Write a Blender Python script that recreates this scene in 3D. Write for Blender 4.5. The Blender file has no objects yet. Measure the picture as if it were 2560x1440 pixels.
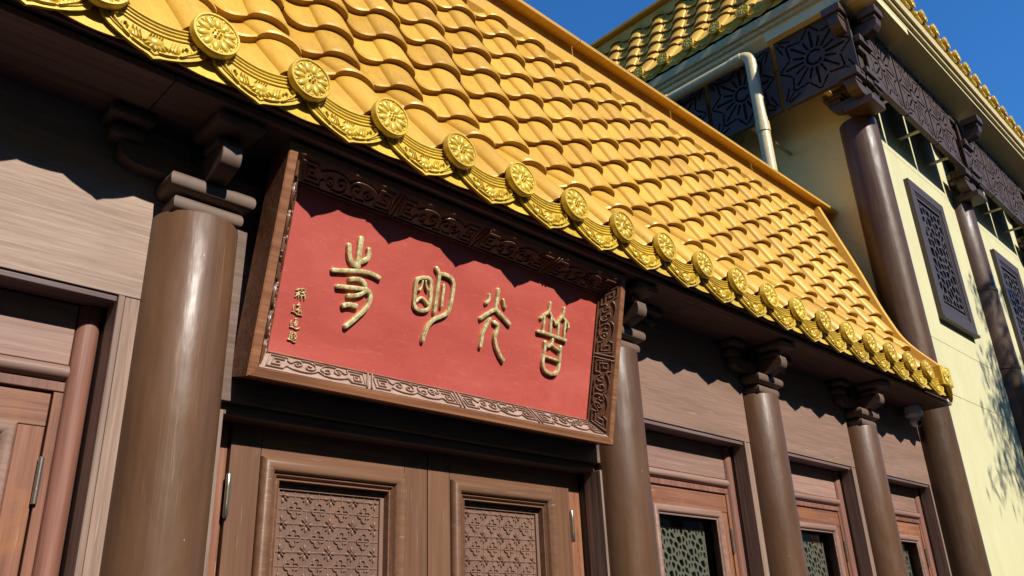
import bpy, math, random
import numpy as np
from mathutils import Vector, Matrix
random.seed(7)
rng = np.random.default_rng(7)
scn = bpy.context.scene
COL = scn.collection

# ------------------------------------------------------------------ camera
# unit "D" = 2 m = distance from the camera to the facade's column line.
S, H = 2.0, 1.55                      # metres per unit, camera height
FPX = 2057.0
_X = np.array([2270., 781., FPX]); _X /= np.linalg.norm(_X)
_Z = np.array([-205., -4820., FPX]); _Z /= np.linalg.norm(_Z)
_Z = _Z - _X * (_X @ _Z); _Z /= np.linalg.norm(_Z)
_Y = np.cross(_Z, _X)
R = np.array([_X, _Y, _Z])            # rows: world axes seen from the camera (right, down, forward)
cd = bpy.data.cameras.new('camera'); cam = bpy.data.objects.new('camera', cd); COL.objects.link(cam)
cd.sensor_width = 36; cd.lens = FPX / 2560 * 36; cd.clip_start = 0.05; cd.clip_end = 2000
m = Matrix.Identity(4)
for i in range(3):
    m[i][0] = R[i, 0]; m[i][1] = -R[i, 1]; m[i][2] = -R[i, 2]
m[2][3] = H
cam.matrix_world = m
scn.camera = cam

# ------------------------------------------------------------------ sky, sun, exposure
SUN_EL, SUN_AZ = math.radians(37.6), math.radians(-3.2)      # azimuth: to the right of straight in front of the facade
w = bpy.data.worlds.new('World'); scn.world = w; w.use_nodes = True
nt = w.node_tree
sky = nt.nodes.new('ShaderNodeTexSky'); sky.sky_type = 'NISHITA'; sky.sun_disc = False
sky.sun_elevation = SUN_EL
sky.sun_rotation = math.pi - SUN_AZ
sky.altitude = 0; sky.air_density = 1.0; sky.dust_density = 0.0; sky.ozone_density = 10.0
bg = nt.nodes['Background']; bg.inputs[1].default_value = 0.06
hs = nt.nodes.new('ShaderNodeHueSaturation'); hs.inputs['Saturation'].default_value = 1.12; hs.inputs['Value'].default_value = 2.5
nt.links.new(sky.outputs[0], hs.inputs['Color']); nt.links.new(hs.outputs[0], bg.inputs[0])
sl = bpy.data.lights.new('sun', 'SUN'); so = bpy.data.objects.new('sun', sl); COL.objects.link(so)
sl.energy = 5.0; sl.angle = math.radians(0.5); sl.color = (1.0, 0.95, 0.86)
sdir = Vector((math.sin(SUN_AZ) * math.cos(SUN_EL), -math.cos(SUN_AZ) * math.cos(SUN_EL), math.sin(SUN_EL)))
so.rotation_euler = sdir.to_track_quat('Z', 'Y').to_euler()
so.location = (0, -10, 20)
scn.view_settings.view_transform = 'Standard'; scn.view_settings.look = 'None'
scn.view_settings.exposure = 0.35; scn.view_settings.gamma = 1.0
scn.view_settings.use_curve_mapping = False

# ------------------------------------------------------------------ materials
class NT:
    def __init__(s, name):
        s.m = bpy.data.materials.new(name); s.m.use_nodes = True
        s.t = s.m.node_tree; s.b = s.t.nodes['Principled BSDF']; s.out = s.t.nodes['Material Output']
    def n(s, typ, **kw):
        o = s.t.nodes.new(typ)
        for k, v in kw.items(): setattr(o, k, v)
        return o
    def l(s, a, b): s.t.links.new(a, b)
    def coords(s, scale, rand=True, src='Object'):
        tc = s.n('ShaderNodeTexCoord'); mp = s.n('ShaderNodeMapping'); mp.inputs['Scale'].default_value = scale
        s.l(tc.outputs[src], mp.inputs['Vector'])
        if rand:
            oi = s.n('ShaderNodeObjectInfo'); mu = s.n('ShaderNodeMath', operation='MULTIPLY'); mu.inputs[1].default_value = 37.0
            s.l(oi.outputs['Random'], mu.inputs[0])
            cb = s.n('ShaderNodeCombineXYZ')
            for i in range(3): s.l(mu.outputs[0], cb.inputs[i])
            s.l(cb.outputs[0], mp.inputs['Location'])
        return mp.outputs[0]
    def noise(s, vec, scale=1, detail=5, rough=0.55, dist=0):
        o = s.n('ShaderNodeTexNoise'); o.inputs['Scale'].default_value = scale
        o.inputs['Detail'].default_value = detail; o.inputs['Roughness'].default_value = rough
        o.inputs['Distortion'].default_value = dist
        s.l(vec, o.inputs['Vector']); return o.outputs['Fac']
    def ramp(s, fac, stops):
        o = s.n('ShaderNodeValToRGB'); e = o.color_ramp.elements
        while len(e) < len(stops): e.new(0.5)
        for el, (p, c) in zip(e, stops):
            el.position = p; el.color = (*c, 1) if not np.isscalar(c) else (c, c, c, 1)
        s.l(fac, o.inputs[0]); return o.outputs['Color']
    def mix(s, fac, a, b, mode='MIX'):
        o = s.n('ShaderNodeMix', data_type='RGBA', blend_type=mode)
        for v, i in ((fac, 0), (a, 6), (b, 7)):
            if hasattr(v, 'is_linked'): s.l(v, o.inputs[i])
            else: o.inputs[i].default_value = v if np.isscalar(v) else (*v, 1)
        return o.outputs[2]
    def bump(s, h, strength=0.3, dist=0.01):
        o = s.n('ShaderNodeBump'); o.inputs['Strength'].default_value = strength; o.inputs['Distance'].default_value = dist
        s.l(h, o.inputs['Height']); s.l(o.outputs[0], s.b.inputs['Normal'])
    def set(s, **kw):
        for k, v in kw.items():
            i = s.b.inputs[k]
            if hasattr(v, 'is_linked'): s.l(v, i)
            else: i.default_value = v if np.isscalar(v) else (*v, 1)

def wood(name, c1, c2, c3, axis='X', rough=(0.45, 0.7), bump=0.25, blotch=(0, 0, 0), bl=0.0, across=70, along=2.2, scratch=0.0):
    k = NT(name); sc = [across] * 3; sc['XYZ'.index(axis)] = along
    v = k.coords(tuple(sc))
    g = k.noise(v, 1, 8, 0.62, 0.35)
    sc2 = [9] * 3; sc2['XYZ'.index(axis)] = 0.9
    big = k.noise(k.coords(tuple(sc2)), 1, 4, 0.55, 0.6)
    col = k.ramp(g, [(0.30, c1), (0.5, c2), (0.72, c3)])
    tone = k.ramp(big, [(0.3, 0.74), (0.7, 1.12)])
    col = k.mix(0.75, col, tone, 'MULTIPLY')
    if bl:
        bn = k.noise(k.coords((5, 5, 5)), 1, 6, 0.65, 0.8)
        msk = k.ramp(bn, [(0.52, 0.0), (0.66, bl)])
        col = k.mix(msk, col, blotch)
    if scratch:
        sv = [160] * 3; sv['XYZ'.index(axis)] = 5
        sn = k.ramp(k.noise(k.coords(tuple(sv)), 1, 2, 0.5, 0.2), [(0.68, 0.0), (0.74, scratch)])
        col = k.mix(sn, col, (0.62, 0.52, 0.43))
    oi = k.n('ShaderNodeObjectInfo'); rr = k.ramp(oi.outputs['Random'], [(0, 0.86), (1, 1.12)])
    col = k.mix(1.0, col, rr, 'MULTIPLY')
    ro = k.ramp(g, [(0.3, rough[1]), (0.7, rough[0])])
    k.set(**{'Base Color': col, 'Roughness': ro, 'Specular IOR Level': 0.35})
    k.bump(g, bump, 0.004)
    return k.m

def paint(name, c1, c2, rough=0.3, axis='Z', coat=0.0, crack=0.5, chips=0.0):
    k = NT(name)
    sc = [26] * 3; sc['XYZ'.index(axis)] = 1.6
    g = k.noise(k.coords(tuple(sc)), 1, 5, 0.6, 0.5)
    col = k.ramp(g, [(0.32, c1), (0.7, c2)])
    sc = [55] * 3; sc['XYZ'.index(axis)] = 0.75
    cr = k.noise(k.coords(tuple(sc)), 1, 2, 0.5, 0.25)
    line = k.ramp(cr, [(0.486, 0.0), (0.5, 1.0), (0.514, 0.0)])
    sel = k.ramp(k.noise(k.coords((6, 6, 1.3)), 1, 3), [(0.54, 0.0), (0.62, 0.4)])
    lm = k.mix(1.0, line, sel, 'MULTIPLY')
    col = k.mix(lm, col, (c2[0] * 2.4, c2[1] * 2.6, c2[2] * 2.9))
    fade = k.ramp(k.noise(k.coords((3, 3, 1.1)), 1, 5, 0.6, 0.4), [(0.35, 0.82), (0.7, 1.2)])
    col = k.mix(1.0, col, fade, 'MULTIPLY')
    if chips:
        vn = k.n('ShaderNodeTexVoronoi'); vn.inputs['Scale'].default_value = 26
        k.l(k.coords((1, 1, 0.6)), vn.inputs['Vector'])
        cm = k.ramp(vn.outputs['Distance'], [(0.028, chips), (0.045, 0.0)])
        col = k.mix(cm, col, (0.6, 0.52, 0.45))
    lump = k.noise(k.coords((12, 12, 5)), 1, 3, 0.5)
    add = k.n('ShaderNodeMath', operation='MULTIPLY_ADD'); add.inputs[1].default_value = 3.2
    k.l(lump, add.inputs[0]); k.l(g, add.inputs[2])
    ro = k.ramp(k.noise(k.coords((18, 18, 6)), 1, 4), [(0.3, rough * 0.8), (0.7, rough * 1.35)])
    k.set(**{'Base Color': col, 'Roughness': ro, 'Specular IOR Level': 0.34, 'Coat Weight': coat, 'Coat Roughness': 0.2})
    k.bump(add.outputs[0], crack, 0.004)
    return k.m

def plain(name, c, rough=0.5, metal=0.0, spec=0.5, var=0.12, scale=30, bump=0.0):
    k = NT(name)
    g = k.noise(k.coords((scale,) * 3), 1, 5, 0.6)
    col = k.ramp(g, [(0.3, tuple(x * (1 - var) for x in c)), (0.7, tuple(min(1, x * (1 + var)) for x in c))])
    k.set(**{'Base Color': col, 'Roughness': rough, 'Metallic': metal, 'Specular IOR Level': spec})
    if bump: k.bump(g, bump, 0.003)
    return k.m

def gold(name, c1, c2, rough=0.36, metal=0.25, bump=0.10):
    k = NT(name)
    g = k.noise(k.coords((14, 7, 14)), 1, 5, 0.6, 0.4)
    col = k.ramp(g, [(0.28, c1), (0.72, c2)])
    st = k.ramp(k.noise(k.coords((90, 7, 90)), 1, 3, 0.5), [(0.35, 0.86), (0.6, 1.0)])
    col = k.mix(0.8, col, st, 'MULTIPLY')
    dirt = k.ramp(k.noise(k.coords((4, 4, 4)), 1, 8, 0.7, 0.5), [(0.54, 0.0), (0.72, 0.55)])
    col = k.mix(dirt, col, (0.34, 0.18, 0.03))
    spk = k.ramp(k.noise(k.coords((55, 55, 55)), 1, 3, 0.6), [(0.66, 0.0), (0.72, 0.5)])
    col = k.mix(spk, col, (0.25, 0.13, 0.03))
    oi = k.n('ShaderNodeObjectInfo')
    rr = k.ramp(oi.outputs['Random'], [(0, (0.86, 0.83, 0.76)), (0.5, (0.98, 0.97, 0.95)), (1, (1.08, 1.09, 1.12))])
    col = k.mix(1.0, col, rr, 'MULTIPLY')
    fine = k.noise(k.coords((60, 60, 60)), 1, 4, 0.6)
    ro = k.ramp(g, [(0.3, rough * 1.3), (0.7, rough * 0.85)])
    k.set(**{'Base Color': col, 'Roughness': ro, 'Metallic': metal, 'Specular IOR Level': 0.5})
    k.bump(fine, bump, 0.004)
    return k.m

M = {}
M['tile'] = gold('gold_glaze_tile', (0.58, 0.315, 0.032), (0.68, 0.388, 0.050), 0.42, 0.08, 0.06)
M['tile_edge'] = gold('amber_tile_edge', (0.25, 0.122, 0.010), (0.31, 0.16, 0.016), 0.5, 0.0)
M['orn'] = gold('gold_glaze_ornament', (0.61, 0.41, 0.038), (0.75, 0.52, 0.066), 0.32, 0.12)
M['flash'] = gold('gold_flashing', (0.58, 0.32, 0.042), (0.64, 0.365, 0.056), 0.5, 0.05, 0.02)
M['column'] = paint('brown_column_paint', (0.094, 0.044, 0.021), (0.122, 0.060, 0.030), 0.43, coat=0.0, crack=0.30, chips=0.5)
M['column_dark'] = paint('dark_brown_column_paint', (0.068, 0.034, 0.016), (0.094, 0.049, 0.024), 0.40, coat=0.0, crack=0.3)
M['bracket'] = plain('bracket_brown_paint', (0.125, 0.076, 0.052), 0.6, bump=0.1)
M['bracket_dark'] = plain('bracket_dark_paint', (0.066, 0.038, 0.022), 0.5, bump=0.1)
M['frieze'] = wood('weathered_frieze_wood', (0.268, 0.180, 0.135), (0.322, 0.222, 0.168), (0.375, 0.266, 0.205), 'X', (0.55, 0.8), 0.3, scratch=0.22, across=120, along=6)
M['frieze2'] = wood('warm_frieze_wood', (0.175, 0.100, 0.070), (0.215, 0.128, 0.091), (0.262, 0.162, 0.118), 'X', (0.55, 0.8), 0.3, scratch=0.25, across=110, along=5)
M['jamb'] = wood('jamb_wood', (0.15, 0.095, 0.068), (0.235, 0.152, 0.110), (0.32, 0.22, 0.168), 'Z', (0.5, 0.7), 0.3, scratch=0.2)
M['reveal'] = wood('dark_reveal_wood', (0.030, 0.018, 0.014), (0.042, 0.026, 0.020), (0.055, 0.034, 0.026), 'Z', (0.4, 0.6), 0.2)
M['lintel'] = wood('lintel_wood', (0.10, 0.065, 0.06), (0.16, 0.105, 0.10), (0.21, 0.15, 0.14), 'X', (0.5, 0.7), 0.2)
M['doorX'] = wood('red_brown_door_wood', (0.13, 0.050, 0.028), (0.225, 0.092, 0.054), (0.31, 0.152, 0.095), 'X', (0.35, 0.6), 0.25, (0.30, 0.12, 0.035), 0.55, scratch=0.3)
M['doorZ'] = wood('red_brown_stile_wood', (0.13, 0.050, 0.028), (0.225, 0.092, 0.054), (0.31, 0.152, 0.095), 'Z', (0.35, 0.6), 0.25, (0.30, 0.12, 0.035), 0.55, scratch=0.3)
M['half'] = wood('half_round_wood', (0.15, 0.062, 0.042), (0.215, 0.094, 0.066), (0.275, 0.135, 0.098), 'Z', (0.35, 0.55), 0.2, scratch=0.15)
M['bull'] = wood('bullnose_wood', (0.20, 0.110, 0.082), (0.275, 0.160, 0.122), (0.34, 0.21, 0.165), 'X', (0.35, 0.55), 0.2, scratch=0.2)
M['mainX'] = wood('main_door_rail_wood', (0.140, 0.064, 0.035), (0.176, 0.085, 0.047), (0.216, 0.110, 0.063), 'X', (0.35, 0.5), 0.15, scratch=0.25)
M['mainZ'] = wood('main_door_stile_wood', (0.140, 0.064, 0.035), (0.176, 0.085, 0.047), (0.216, 0.110, 0.063), 'Z', (0.35, 0.5), 0.15, scratch=0.25)
M['carve'] = wood('carved_panel_wood', (0.15, 0.082, 0.056), (0.195, 0.112, 0.079), (0.24, 0.143, 0.102), 'Z', (0.3, 0.5), 0.15, (0.24, 0.125, 0.08), 0.4)
M['soffit'] = wood('soffit_wood', (0.10, 0.062, 0.045), (0.15, 0.095, 0.07), (0.19, 0.125, 0.095), 'X', (0.5, 0.7), 0.2)
M['frame'] = wood('plaque_frame_wood', (0.15, 0.056, 0.025), (0.245, 0.10, 0.046), (0.33, 0.155, 0.078), 'X', (0.3, 0.5), 0.15, scratch=0.15)
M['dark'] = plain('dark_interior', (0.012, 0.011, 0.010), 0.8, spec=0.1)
M['interior'] = plain('dim_green_interior', (0.010, 0.020, 0.016), 0.5)
M['screen'] = plain('metal_lattice_screen', (0.058, 0.031, 0.018), 0.65, bump=0.05)
M['winframe'] = plain('dark_window_frame', (0.058, 0.038, 0.027), 0.5, bump=0.08)
M['doorlattice'] = plain('grey_green_lattice', (0.175, 0.155, 0.12), 0.55, bump=0.1, scale=60)
M['pipe'] = plain('cream_pipe', (0.56, 0.45, 0.23), 0.4)
M['steel'] = plain('steel_hinge', (0.40, 0.36, 0.30), 0.3, 0.9)
M['camwhite'] = plain('white_plastic', (0.85, 0.85, 0.83), 0.35, var=0.03)
M['lens'] = plain('black_lens', (0.01, 0.01, 0.012), 0.08, var=0.01)
M['bark'] = plain('bark', (0.12, 0.085, 0.06), 0.8, bump=0.6)
M['leaf'] = plain('leaf', (0.06, 0.11, 0.03), 0.5)

def mat_red():
    k = NT('red_plaque_paint')
    big = k.noise(k.coords((2.2, 2.2, 6.0)), 1, 6, 0.65, 0.6)
    col = k.ramp(big, [(0.28, (0.39, 0.062, 0.045)), (0.5, (0.45, 0.080, 0.058)), (0.72, (0.51, 0.112, 0.084))])
    st = k.ramp(k.noise(k.coords((9, 60, 70)), 1, 6, 0.7, 0.4), [(0.58, 0.0), (0.74, 0.35)])
    col = k.mix(st, col, (0.62, 0.20, 0.15))
    sp = k.ramp(k.noise(k.coords((130, 130, 130)), 1, 3, 0.6), [(0.66, 0.0), (0.72, 0.4)])
    col = k.mix(sp, col, (0.75, 0.34, 0.28))
    k.set(**{'Base Color': col, 'Roughness': 0.55, 'Specular IOR Level': 0.35})
    k.bump(k.noise(k.coords((25, 60, 60)), 1, 4, 0.6), 0.12, 0.003)
    return k.m
M['red'] = mat_red()
def mat_letter():
    k = NT('aged_gold_leaf')
    n = k.noise(k.coords((55, 55, 55)), 1, 6, 0.7, 0.3)
    col = k.ramp(n, [(0.34, (0.30, 0.23, 0.085)), (0.48, (0.56, 0.45, 0.20)), (0.62, (0.84, 0.74, 0.44))])
    k.set(**{'Base Color': col, 'Roughness': 0.42, 'Metallic': 0.35})
    k.bump(n, 0.35, 0.003)
    return k.m
M['letter'] = mat_letter()
def mat_dusty():
    k = NT('dusty_carved_wood')
    n = k.noise(k.coords((22, 22, 22)), 1, 7, 0.7, 0.3)
    geo = k.n('ShaderNodeNewGeometry'); sx = k.n('ShaderNodeSeparateXYZ'); k.l(geo.outputs['Normal'], sx.inputs[0])
    up = k.ramp(sx.outputs[2], [(0.35, 0.0), (0.75, 0.95)])       # dust settles on faces that point up
    woodc = k.ramp(n, [(0.3, (0.085, 0.036, 0.018)), (0.7, (0.17, 0.075, 0.038))])
    dust = k.ramp(n, [(0.3, (0.30, 0.19, 0.145)), (0.7, (0.47, 0.335, 0.27))])
    k.set(**{'Base Color': k.mix(up, woodc, dust), 'Roughness': k.ramp(up, [(0, 0.28), (1, 0.85)])})
    return k.m
M['carvedframe'] = mat_dusty()
def mat_cream(name, side=False):
    k = NT(name)
    v = k.coords((1, 1, 1), rand=False)
    n = k.noise(v, 3.0, 6, 0.6); f = k.noise(v, 160, 4, 0.6)
    col = k.ramp(n, [(0.3, (0.545, 0.505, 0.285)), (0.7, (0.595, 0.555, 0.325))])
    if side:      # ochre area with a ragged edge near the corner column
        sp = k.n('ShaderNodeSeparateXYZ'); k.l(v, sp.inputs[0])
        a = k.n('ShaderNodeMath', operation='MULTIPLY_ADD'); a.inputs[1].default_value = 0.42; k.l(sp.outputs[2], a.inputs[0]); k.l(sp.outputs[1], a.inputs[2])
        b = k.n('ShaderNodeMath', operation='MULTIPLY_ADD'); b.inputs[1].default_value = 0.22
        k.l(k.noise(v, 14, 5, 0.7), b.inputs[0]); k.l(a.outputs[0], b.inputs[2])
        mk = k.n('ShaderNodeMath', operation='LESS_THAN'); mk.inputs[1].default_value = 2.20; k.l(b.outputs[0], mk.inputs[0])
        col = k.mix(mk.outputs[0], k.mix(1.0, col, (0.82, 0.76, 0.56), 'MULTIPLY'), (0.78, 0.60, 0.24))
        rust = k.ramp(k.noise(v, 9, 8, 0.75, 1.5), [(0.6, 0.0), (0.7, 0.6)])
        col = k.mix(k.mix(1.0, rust, mk.outputs[0], 'MULTIPLY'), col, (0.22, 0.11, 0.03))
    else:
        drip = k.ramp(k.noise(k.coords((14, 14, 1.2), rand=False), 1, 4, 0.6), [(0.52, 0.0), (0.80, 0.25)])
        col = k.mix(drip, col, (0.42, 0.38, 0.22))
        pt = k.ramp(k.noise(v, 1.3, 7, 0.7, 0.8), [(0.5, 0.0), (0.68, 0.35)])
        col = k.mix(pt, col, (0.50, 0.45, 0.25))
    k.set(**{'Base Color': col, 'Roughness': 0.85, 'Specular IOR Level': 0.2})
    k.bump(f, 0.25, 0.003)
    return k.m
M['cream'] = mat_cream('cream_render'); M['cream_side'] = mat_cream('cream_render_side', True)
M['soffit_cream'] = plain('cream_soffit_paint', (0.68, 0.57, 0.29), 0.75, scale=5, var=0.06)
M['stone'] = plain('cornice_render', (0.50, 0.40, 0.19), 0.75, scale=40, var=0.2, bump=0.2)
def mat_glass():
    k = NT('window_glass')
    tr = k.n('ShaderNodeBsdfTransparent'); tr.inputs[0].default_value = (0.90, 0.92, 0.90, 1)
    gl = k.n('ShaderNodeBsdfGlossy'); gl.inputs['Roughness'].default_value = 0.02
    lw = k.n('ShaderNodeLayerWeight'); pw = k.n('ShaderNodeMath', operation='POWER'); pw.inputs[1].default_value = 4.0; k.l(lw.outputs['Facing'], pw.inputs[0])
    fr = k.n('ShaderNodeMath', operation='MULTIPLY_ADD'); fr.inputs[1].default_value = 0.6; fr.inputs[2].default_value = 0.04; k.l(pw.outputs[0], fr.inputs[0])
    mx = k.n('ShaderNodeMixShader'); k.l(fr.outputs[0], mx.inputs[0]); k.l(tr.outputs[0], mx.inputs[1]); k.l(gl.outputs[0], mx.inputs[2])
    k.l(mx.outputs[0], k.out.inputs[0]); return k.m
M['glass'] = mat_glass()
def mat_ground():
    k = NT('courtyard_paving')
    br = k.n('ShaderNodeTexBrick'); k.l(k.coords((1, 1, 1), rand=False), br.inputs['Vector'])
    br.inputs['Scale'].default_value = 2.0; br.inputs['Mortar Size'].default_value = 0.012
    br.inputs['Color1'].default_value = (0.075, 0.07, 0.065, 1); br.inputs['Color2'].default_value = (0.09, 0.085, 0.078, 1); br.inputs['Mortar'].default_value = (0.05, 0.048, 0.045, 1)
    k.set(**{'Base Color': br.outputs['Color'], 'Roughness': 0.85}); return k.m
M['ground'] = mat_ground()

# ------------------------------------------------------------------ mesh helpers (coordinates in units D, z from camera height)
def Wp(p): return (p[0] * S, p[1] * S, p[2] * S + H)
class MB:
    def __init__(s): s.v = []; s.f = []
    def add(s, vs, fs):
        b = len(s.v); s.v += [tuple(x) for x in vs]; s.f += [tuple(i + b for i in f) for f in fs]
    def box(s, x0, x1, y0, y1, z0, z1):
        s.add([(x0, y0, z0), (x1, y0, z0), (x1, y1, z0), (x0, y1, z0), (x0, y0, z1), (x1, y0, z1), (x1, y1, z1), (x0, y1, z1)],
              [(0, 3, 2, 1), (4, 5, 6, 7), (0, 1, 5, 4), (1, 2, 6, 5), (2, 3, 7, 6), (3, 0, 4, 7)]); return s
    def prism(s, poly, fn, a, b):
        """polygon of (p,q) extruded from a to b; fn(p,q,t) gives the point"""
        n = len(poly)
        s.add([fn(p, q, a) for p, q in poly] + [fn(p, q, b) for p, q in poly],
              [tuple(range(n))[::-1], tuple(range(n, 2 * n))] + [(i, (i + 1) % n, n + (i + 1) % n, n + i) for i in range(n)]); return s
    def rings(s, rs, closed=True, cap=True):
        n = len(rs[0]); vs = [p for r in rs for p in r]; fs = []
        for i in range(len(rs) - 1):
            for j in range(n if closed else n - 1):
                fs.append((i * n + j, i * n + (j + 1) % n, (i + 1) * n + (j + 1) % n, (i + 1) * n + j))
        if cap and closed:
            fs.append(tuple(range(n))[::-1]); fs.append(tuple((len(rs) - 1) * n + j for j in range(n)))
        s.add(vs, fs); return s
    def lathe(s, c, prof, n=32, axis='z', start=0, end=2 * math.pi):
        rs = []
        for r, h in prof:
            ring = []
            for j in range(n):
                a = start + (end - start) * j / n
                p = (r * math.cos(a), r * math.sin(a))
                if axis == 'z': q = (c[0] + p[0], c[1] + p[1], c[2] + h)
                elif axis == 'y': q = (c[0] + p[0], c[1] + h, c[2] + p[1])
                else: q = (c[0] + h, c[1] + p[0], c[2] + p[1])
                ring.append(q)
            rs.append(ring)
        return s.rings(rs)
    def tube(s, path, r, n=12):
        P = [Vector(p) for p in path]; rs = []; ref = None
        for i, p in enumerate(P):
            t = (P[min(i + 1, len(P) - 1)] - P[max(i - 1, 0)]).normalized()
            if ref is None:
                ref = Vector((0, 0, 1)) if abs(t.z) < 0.9 else Vector((1, 0, 0))
            u = (ref - t * ref.dot(t)).normalized(); ref = u; v = t.cross(u)
            rr = r[i] if hasattr(r, '__len__') else r
            rs.append([tuple(p + (u * math.cos(2 * math.pi * j / n) + v * math.sin(2 * math.pi * j / n)) * rr) for j in range(n)])
        return s.rings(rs)
    def stroke(s, pts, w, h, fn, cap=True, flat=False):
        """raised stroke with a rounded section on a surface fn(u,v,height)"""
        P = [np.array(p, float) for p in pts]
        sec = [(-1, 0), (-1, 0.5), (-0.82, 0.83), (-0.42, 0.98), (0.42, 0.98), (0.82, 0.83), (1, 0.5), (1, 0)]
        if flat: sec = [(-1, 0), (-0.97, 0.78), (-0.86, 0.95), (-0.6, 1.0), (0.6, 1.0), (0.86, 0.95), (0.97, 0.78), (1, 0)]
        n = len(P); items = []
        for i in range(n):
            a = P[i] - P[max(i - 1, 0)]; b = P[min(i + 1, n - 1)] - P[i]
            a = a / (np.linalg.norm(a) + 1e-12); b = b / (np.linalg.norm(b) + 1e-12)
            if i == 0: a = b
            if i == n - 1: b = a
            t = a + b; t = t / (np.linalg.norm(t) + 1e-12)
            nn = np.array([-t[1], t[0]]); c = max(0.45, abs(nn @ np.array([-a[1], a[0]])))
            items.append((P[i], nn, 1 / c, 1.0, t))
        rs = []
        if cap:
            for d, ws, hs in ((1.0, 0.12, 0.35), (0.85, 0.55, 0.78), (0.5, 0.88, 0.94)):
                p, nn, c, _, t = items[0]; rs.append((p - t * d * w / 2, nn, ws, hs))
        for p, nn, c, _, t in items: rs.append((p, nn, c, 1.0))
        if cap:
            for d, ws, hs in ((0.5, 0.88, 0.94), (0.85, 0.55, 0.78), (1.0, 0.12, 0.35)):
                p, nn, c, _, t = items[-1]; rs.append((p + t * d * w / 2, nn, ws, hs))
        out = [[fn(*(p + nn * (q * w / 2 * ws)), z * h * hs) for q, z in sec] for p, nn, ws, hs in rs]
        return s.rings(out, closed=False)
    def dome(s, c, rx, ry, h, fn, n=10, m_=3, ang=0.0):
        rs = []; ca, sa = math.cos(ang), math.sin(ang)
        for k in range(m_ + 1):
            a = math.pi / 2 * k / m_; q = math.cos(a) if k < m_ else 0.06
            ring = []
            for j in range(n):
                b = 2 * math.pi * j / n; x = rx * q * math.cos(b); y = ry * q * math.sin(b)
                ring.append(fn(c[0] + x * ca - y * sa, c[1] + x * sa + y * ca, h * math.sin(a)))
            rs.append(ring)
        s.rings(rs, cap=False); b = len(s.v) - n; s.f.append(tuple(range(b, b + n))); return s
    def mesh(s, name, smooth=False, off=(0, 0, 0), raw=False):
        me = bpy.data.meshes.new(name)
        vs = [tuple(np.array(v) * S) for v in s.v] if raw else [tuple(np.array(Wp(v)) - np.array(off)) for v in s.v]
        me.from_pydata(vs, [], s.f); me.update()
        import bmesh
        bm = bmesh.new(); bm.from_mesh(me); bmesh.ops.recalc_face_normals(bm, faces=bm.faces); bm.to_mesh(me); bm.free()
        if smooth:
            me.shade_smooth()
            me.set_sharp_from_angle(angle=math.radians(smooth if smooth is not True else 40))
        return me

ROOT_LOC = {}
def thing(name, label, cat, loc):
    o = bpy.data.objects.new(name, None); COL.objects.link(o); o.location = loc; o.empty_display_size = 0.2
    o['label'] = label; o['category'] = cat; ROOT_LOC[o.name] = Vector(loc); return o
def root_of(o):
    while o.parent: o = o.parent
    return o
def put(mb, name, mat, parent, smooth=False, bevel=0.0, label=None, kind=None):
    L = ROOT_LOC[root_of(parent).name]
    o = bpy.data.objects.new(name, mb.mesh(name, smooth, L)); COL.objects.link(o); o.parent = parent
    o.data.materials.append(M[mat])
    if bevel:
        b = o.modifiers.new('bevel', 'BEVEL'); b.width = bevel; b.segments = 2; b.limit_method = 'ANGLE'; b.angle_limit = math.radians(40)
    if label: o['label'] = label
    if kind: o['kind'] = kind
    return o
def box(name, mat, parent, x0, x1, y0, y1, z0, z1, bevel=0.003):
    return put(MB().box(x0, x1, y0, y1, z0, z1), name, mat, parent, bevel=bevel)
def inst(me, name, mat, parent, pos, rot=None):
    L = ROOT_LOC[root_of(parent).name]
    o = bpy.data.objects.new(name, me); COL.objects.link(o); o.parent = parent
    if not me.materials: me.materials.append(M[mat])
    mm = (rot.to_4x4() if rot is not None else Matrix.Identity(4)); mm.translation = Vector(Wp(pos)) - L
    o.matrix_local = mm; return o
def smoothline(pts, k=5):
    P = [np.array(p, float) for p in pts]; out = []
    for i in range(len(P) - 1):
        p0, p1, p2, p3 = P[max(i - 1, 0)], P[i], P[i + 1], P[min(i + 2, len(P) - 1)]
        for j in range(k):
            t = j / k
            out.append(0.5 * ((2 * p1) + (-p0 + p2) * t + (2 * p0 - 5 * p1 + 4 * p2 - p3) * t * t + (-p0 + 3 * p1 - 3 * p2 + p3) * t ** 3))
    out.append(P[-1]); return out
def grid_sheet(nx, ny, w_, h_, keep, thick, fn):
    """sheet with real cut-outs: keep is a boolean (ny,nx) mask; fn(u,v,d)"""
    mb = MB(); us = np.linspace(0, w_, nx + 1); vs = np.linspace(0, h_, ny + 1); idx = {}
    def vid(i, j, d):
        key = (i, j, d)
        if key not in idx:
            idx[key] = len(mb.v); mb.v.append(fn(us[i], vs[j], thick * d))
        return idx[key]
    for j in range(ny):
        i = 0
        for i in range(nx):
            if not keep[j, i]: continue
            mb.f.append((vid(i, j, 0), vid(i + 1, j, 0), vid(i + 1, j + 1, 0), vid(i, j + 1, 0)))
            for di, dj, a, b in ((-1, 0, (0, 0), (0, 1)), (1, 0, (1, 1), (1, 0)), (0, -1, (1, 0), (0, 0)), (0, 1, (0, 1), (1, 1))):
                ii, jj = i + di, j + dj
                if not (0 <= ii < nx and 0 <= jj < ny) or not keep[jj, ii]:
                    p = (i + a[0], j + a[1]); q = (i + b[0], j + b[1])
                    mb.f.append((vid(*p, 0), vid(*q, 0), vid(*q, 1), vid(*p, 1)))
    return mb
def raw_mesh(mb, name):
    me = bpy.data.meshes.new(name); me.from_pydata([tuple(np.array(v) * S) for v in mb.v], [], mb.f); me.update(); return me

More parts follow.
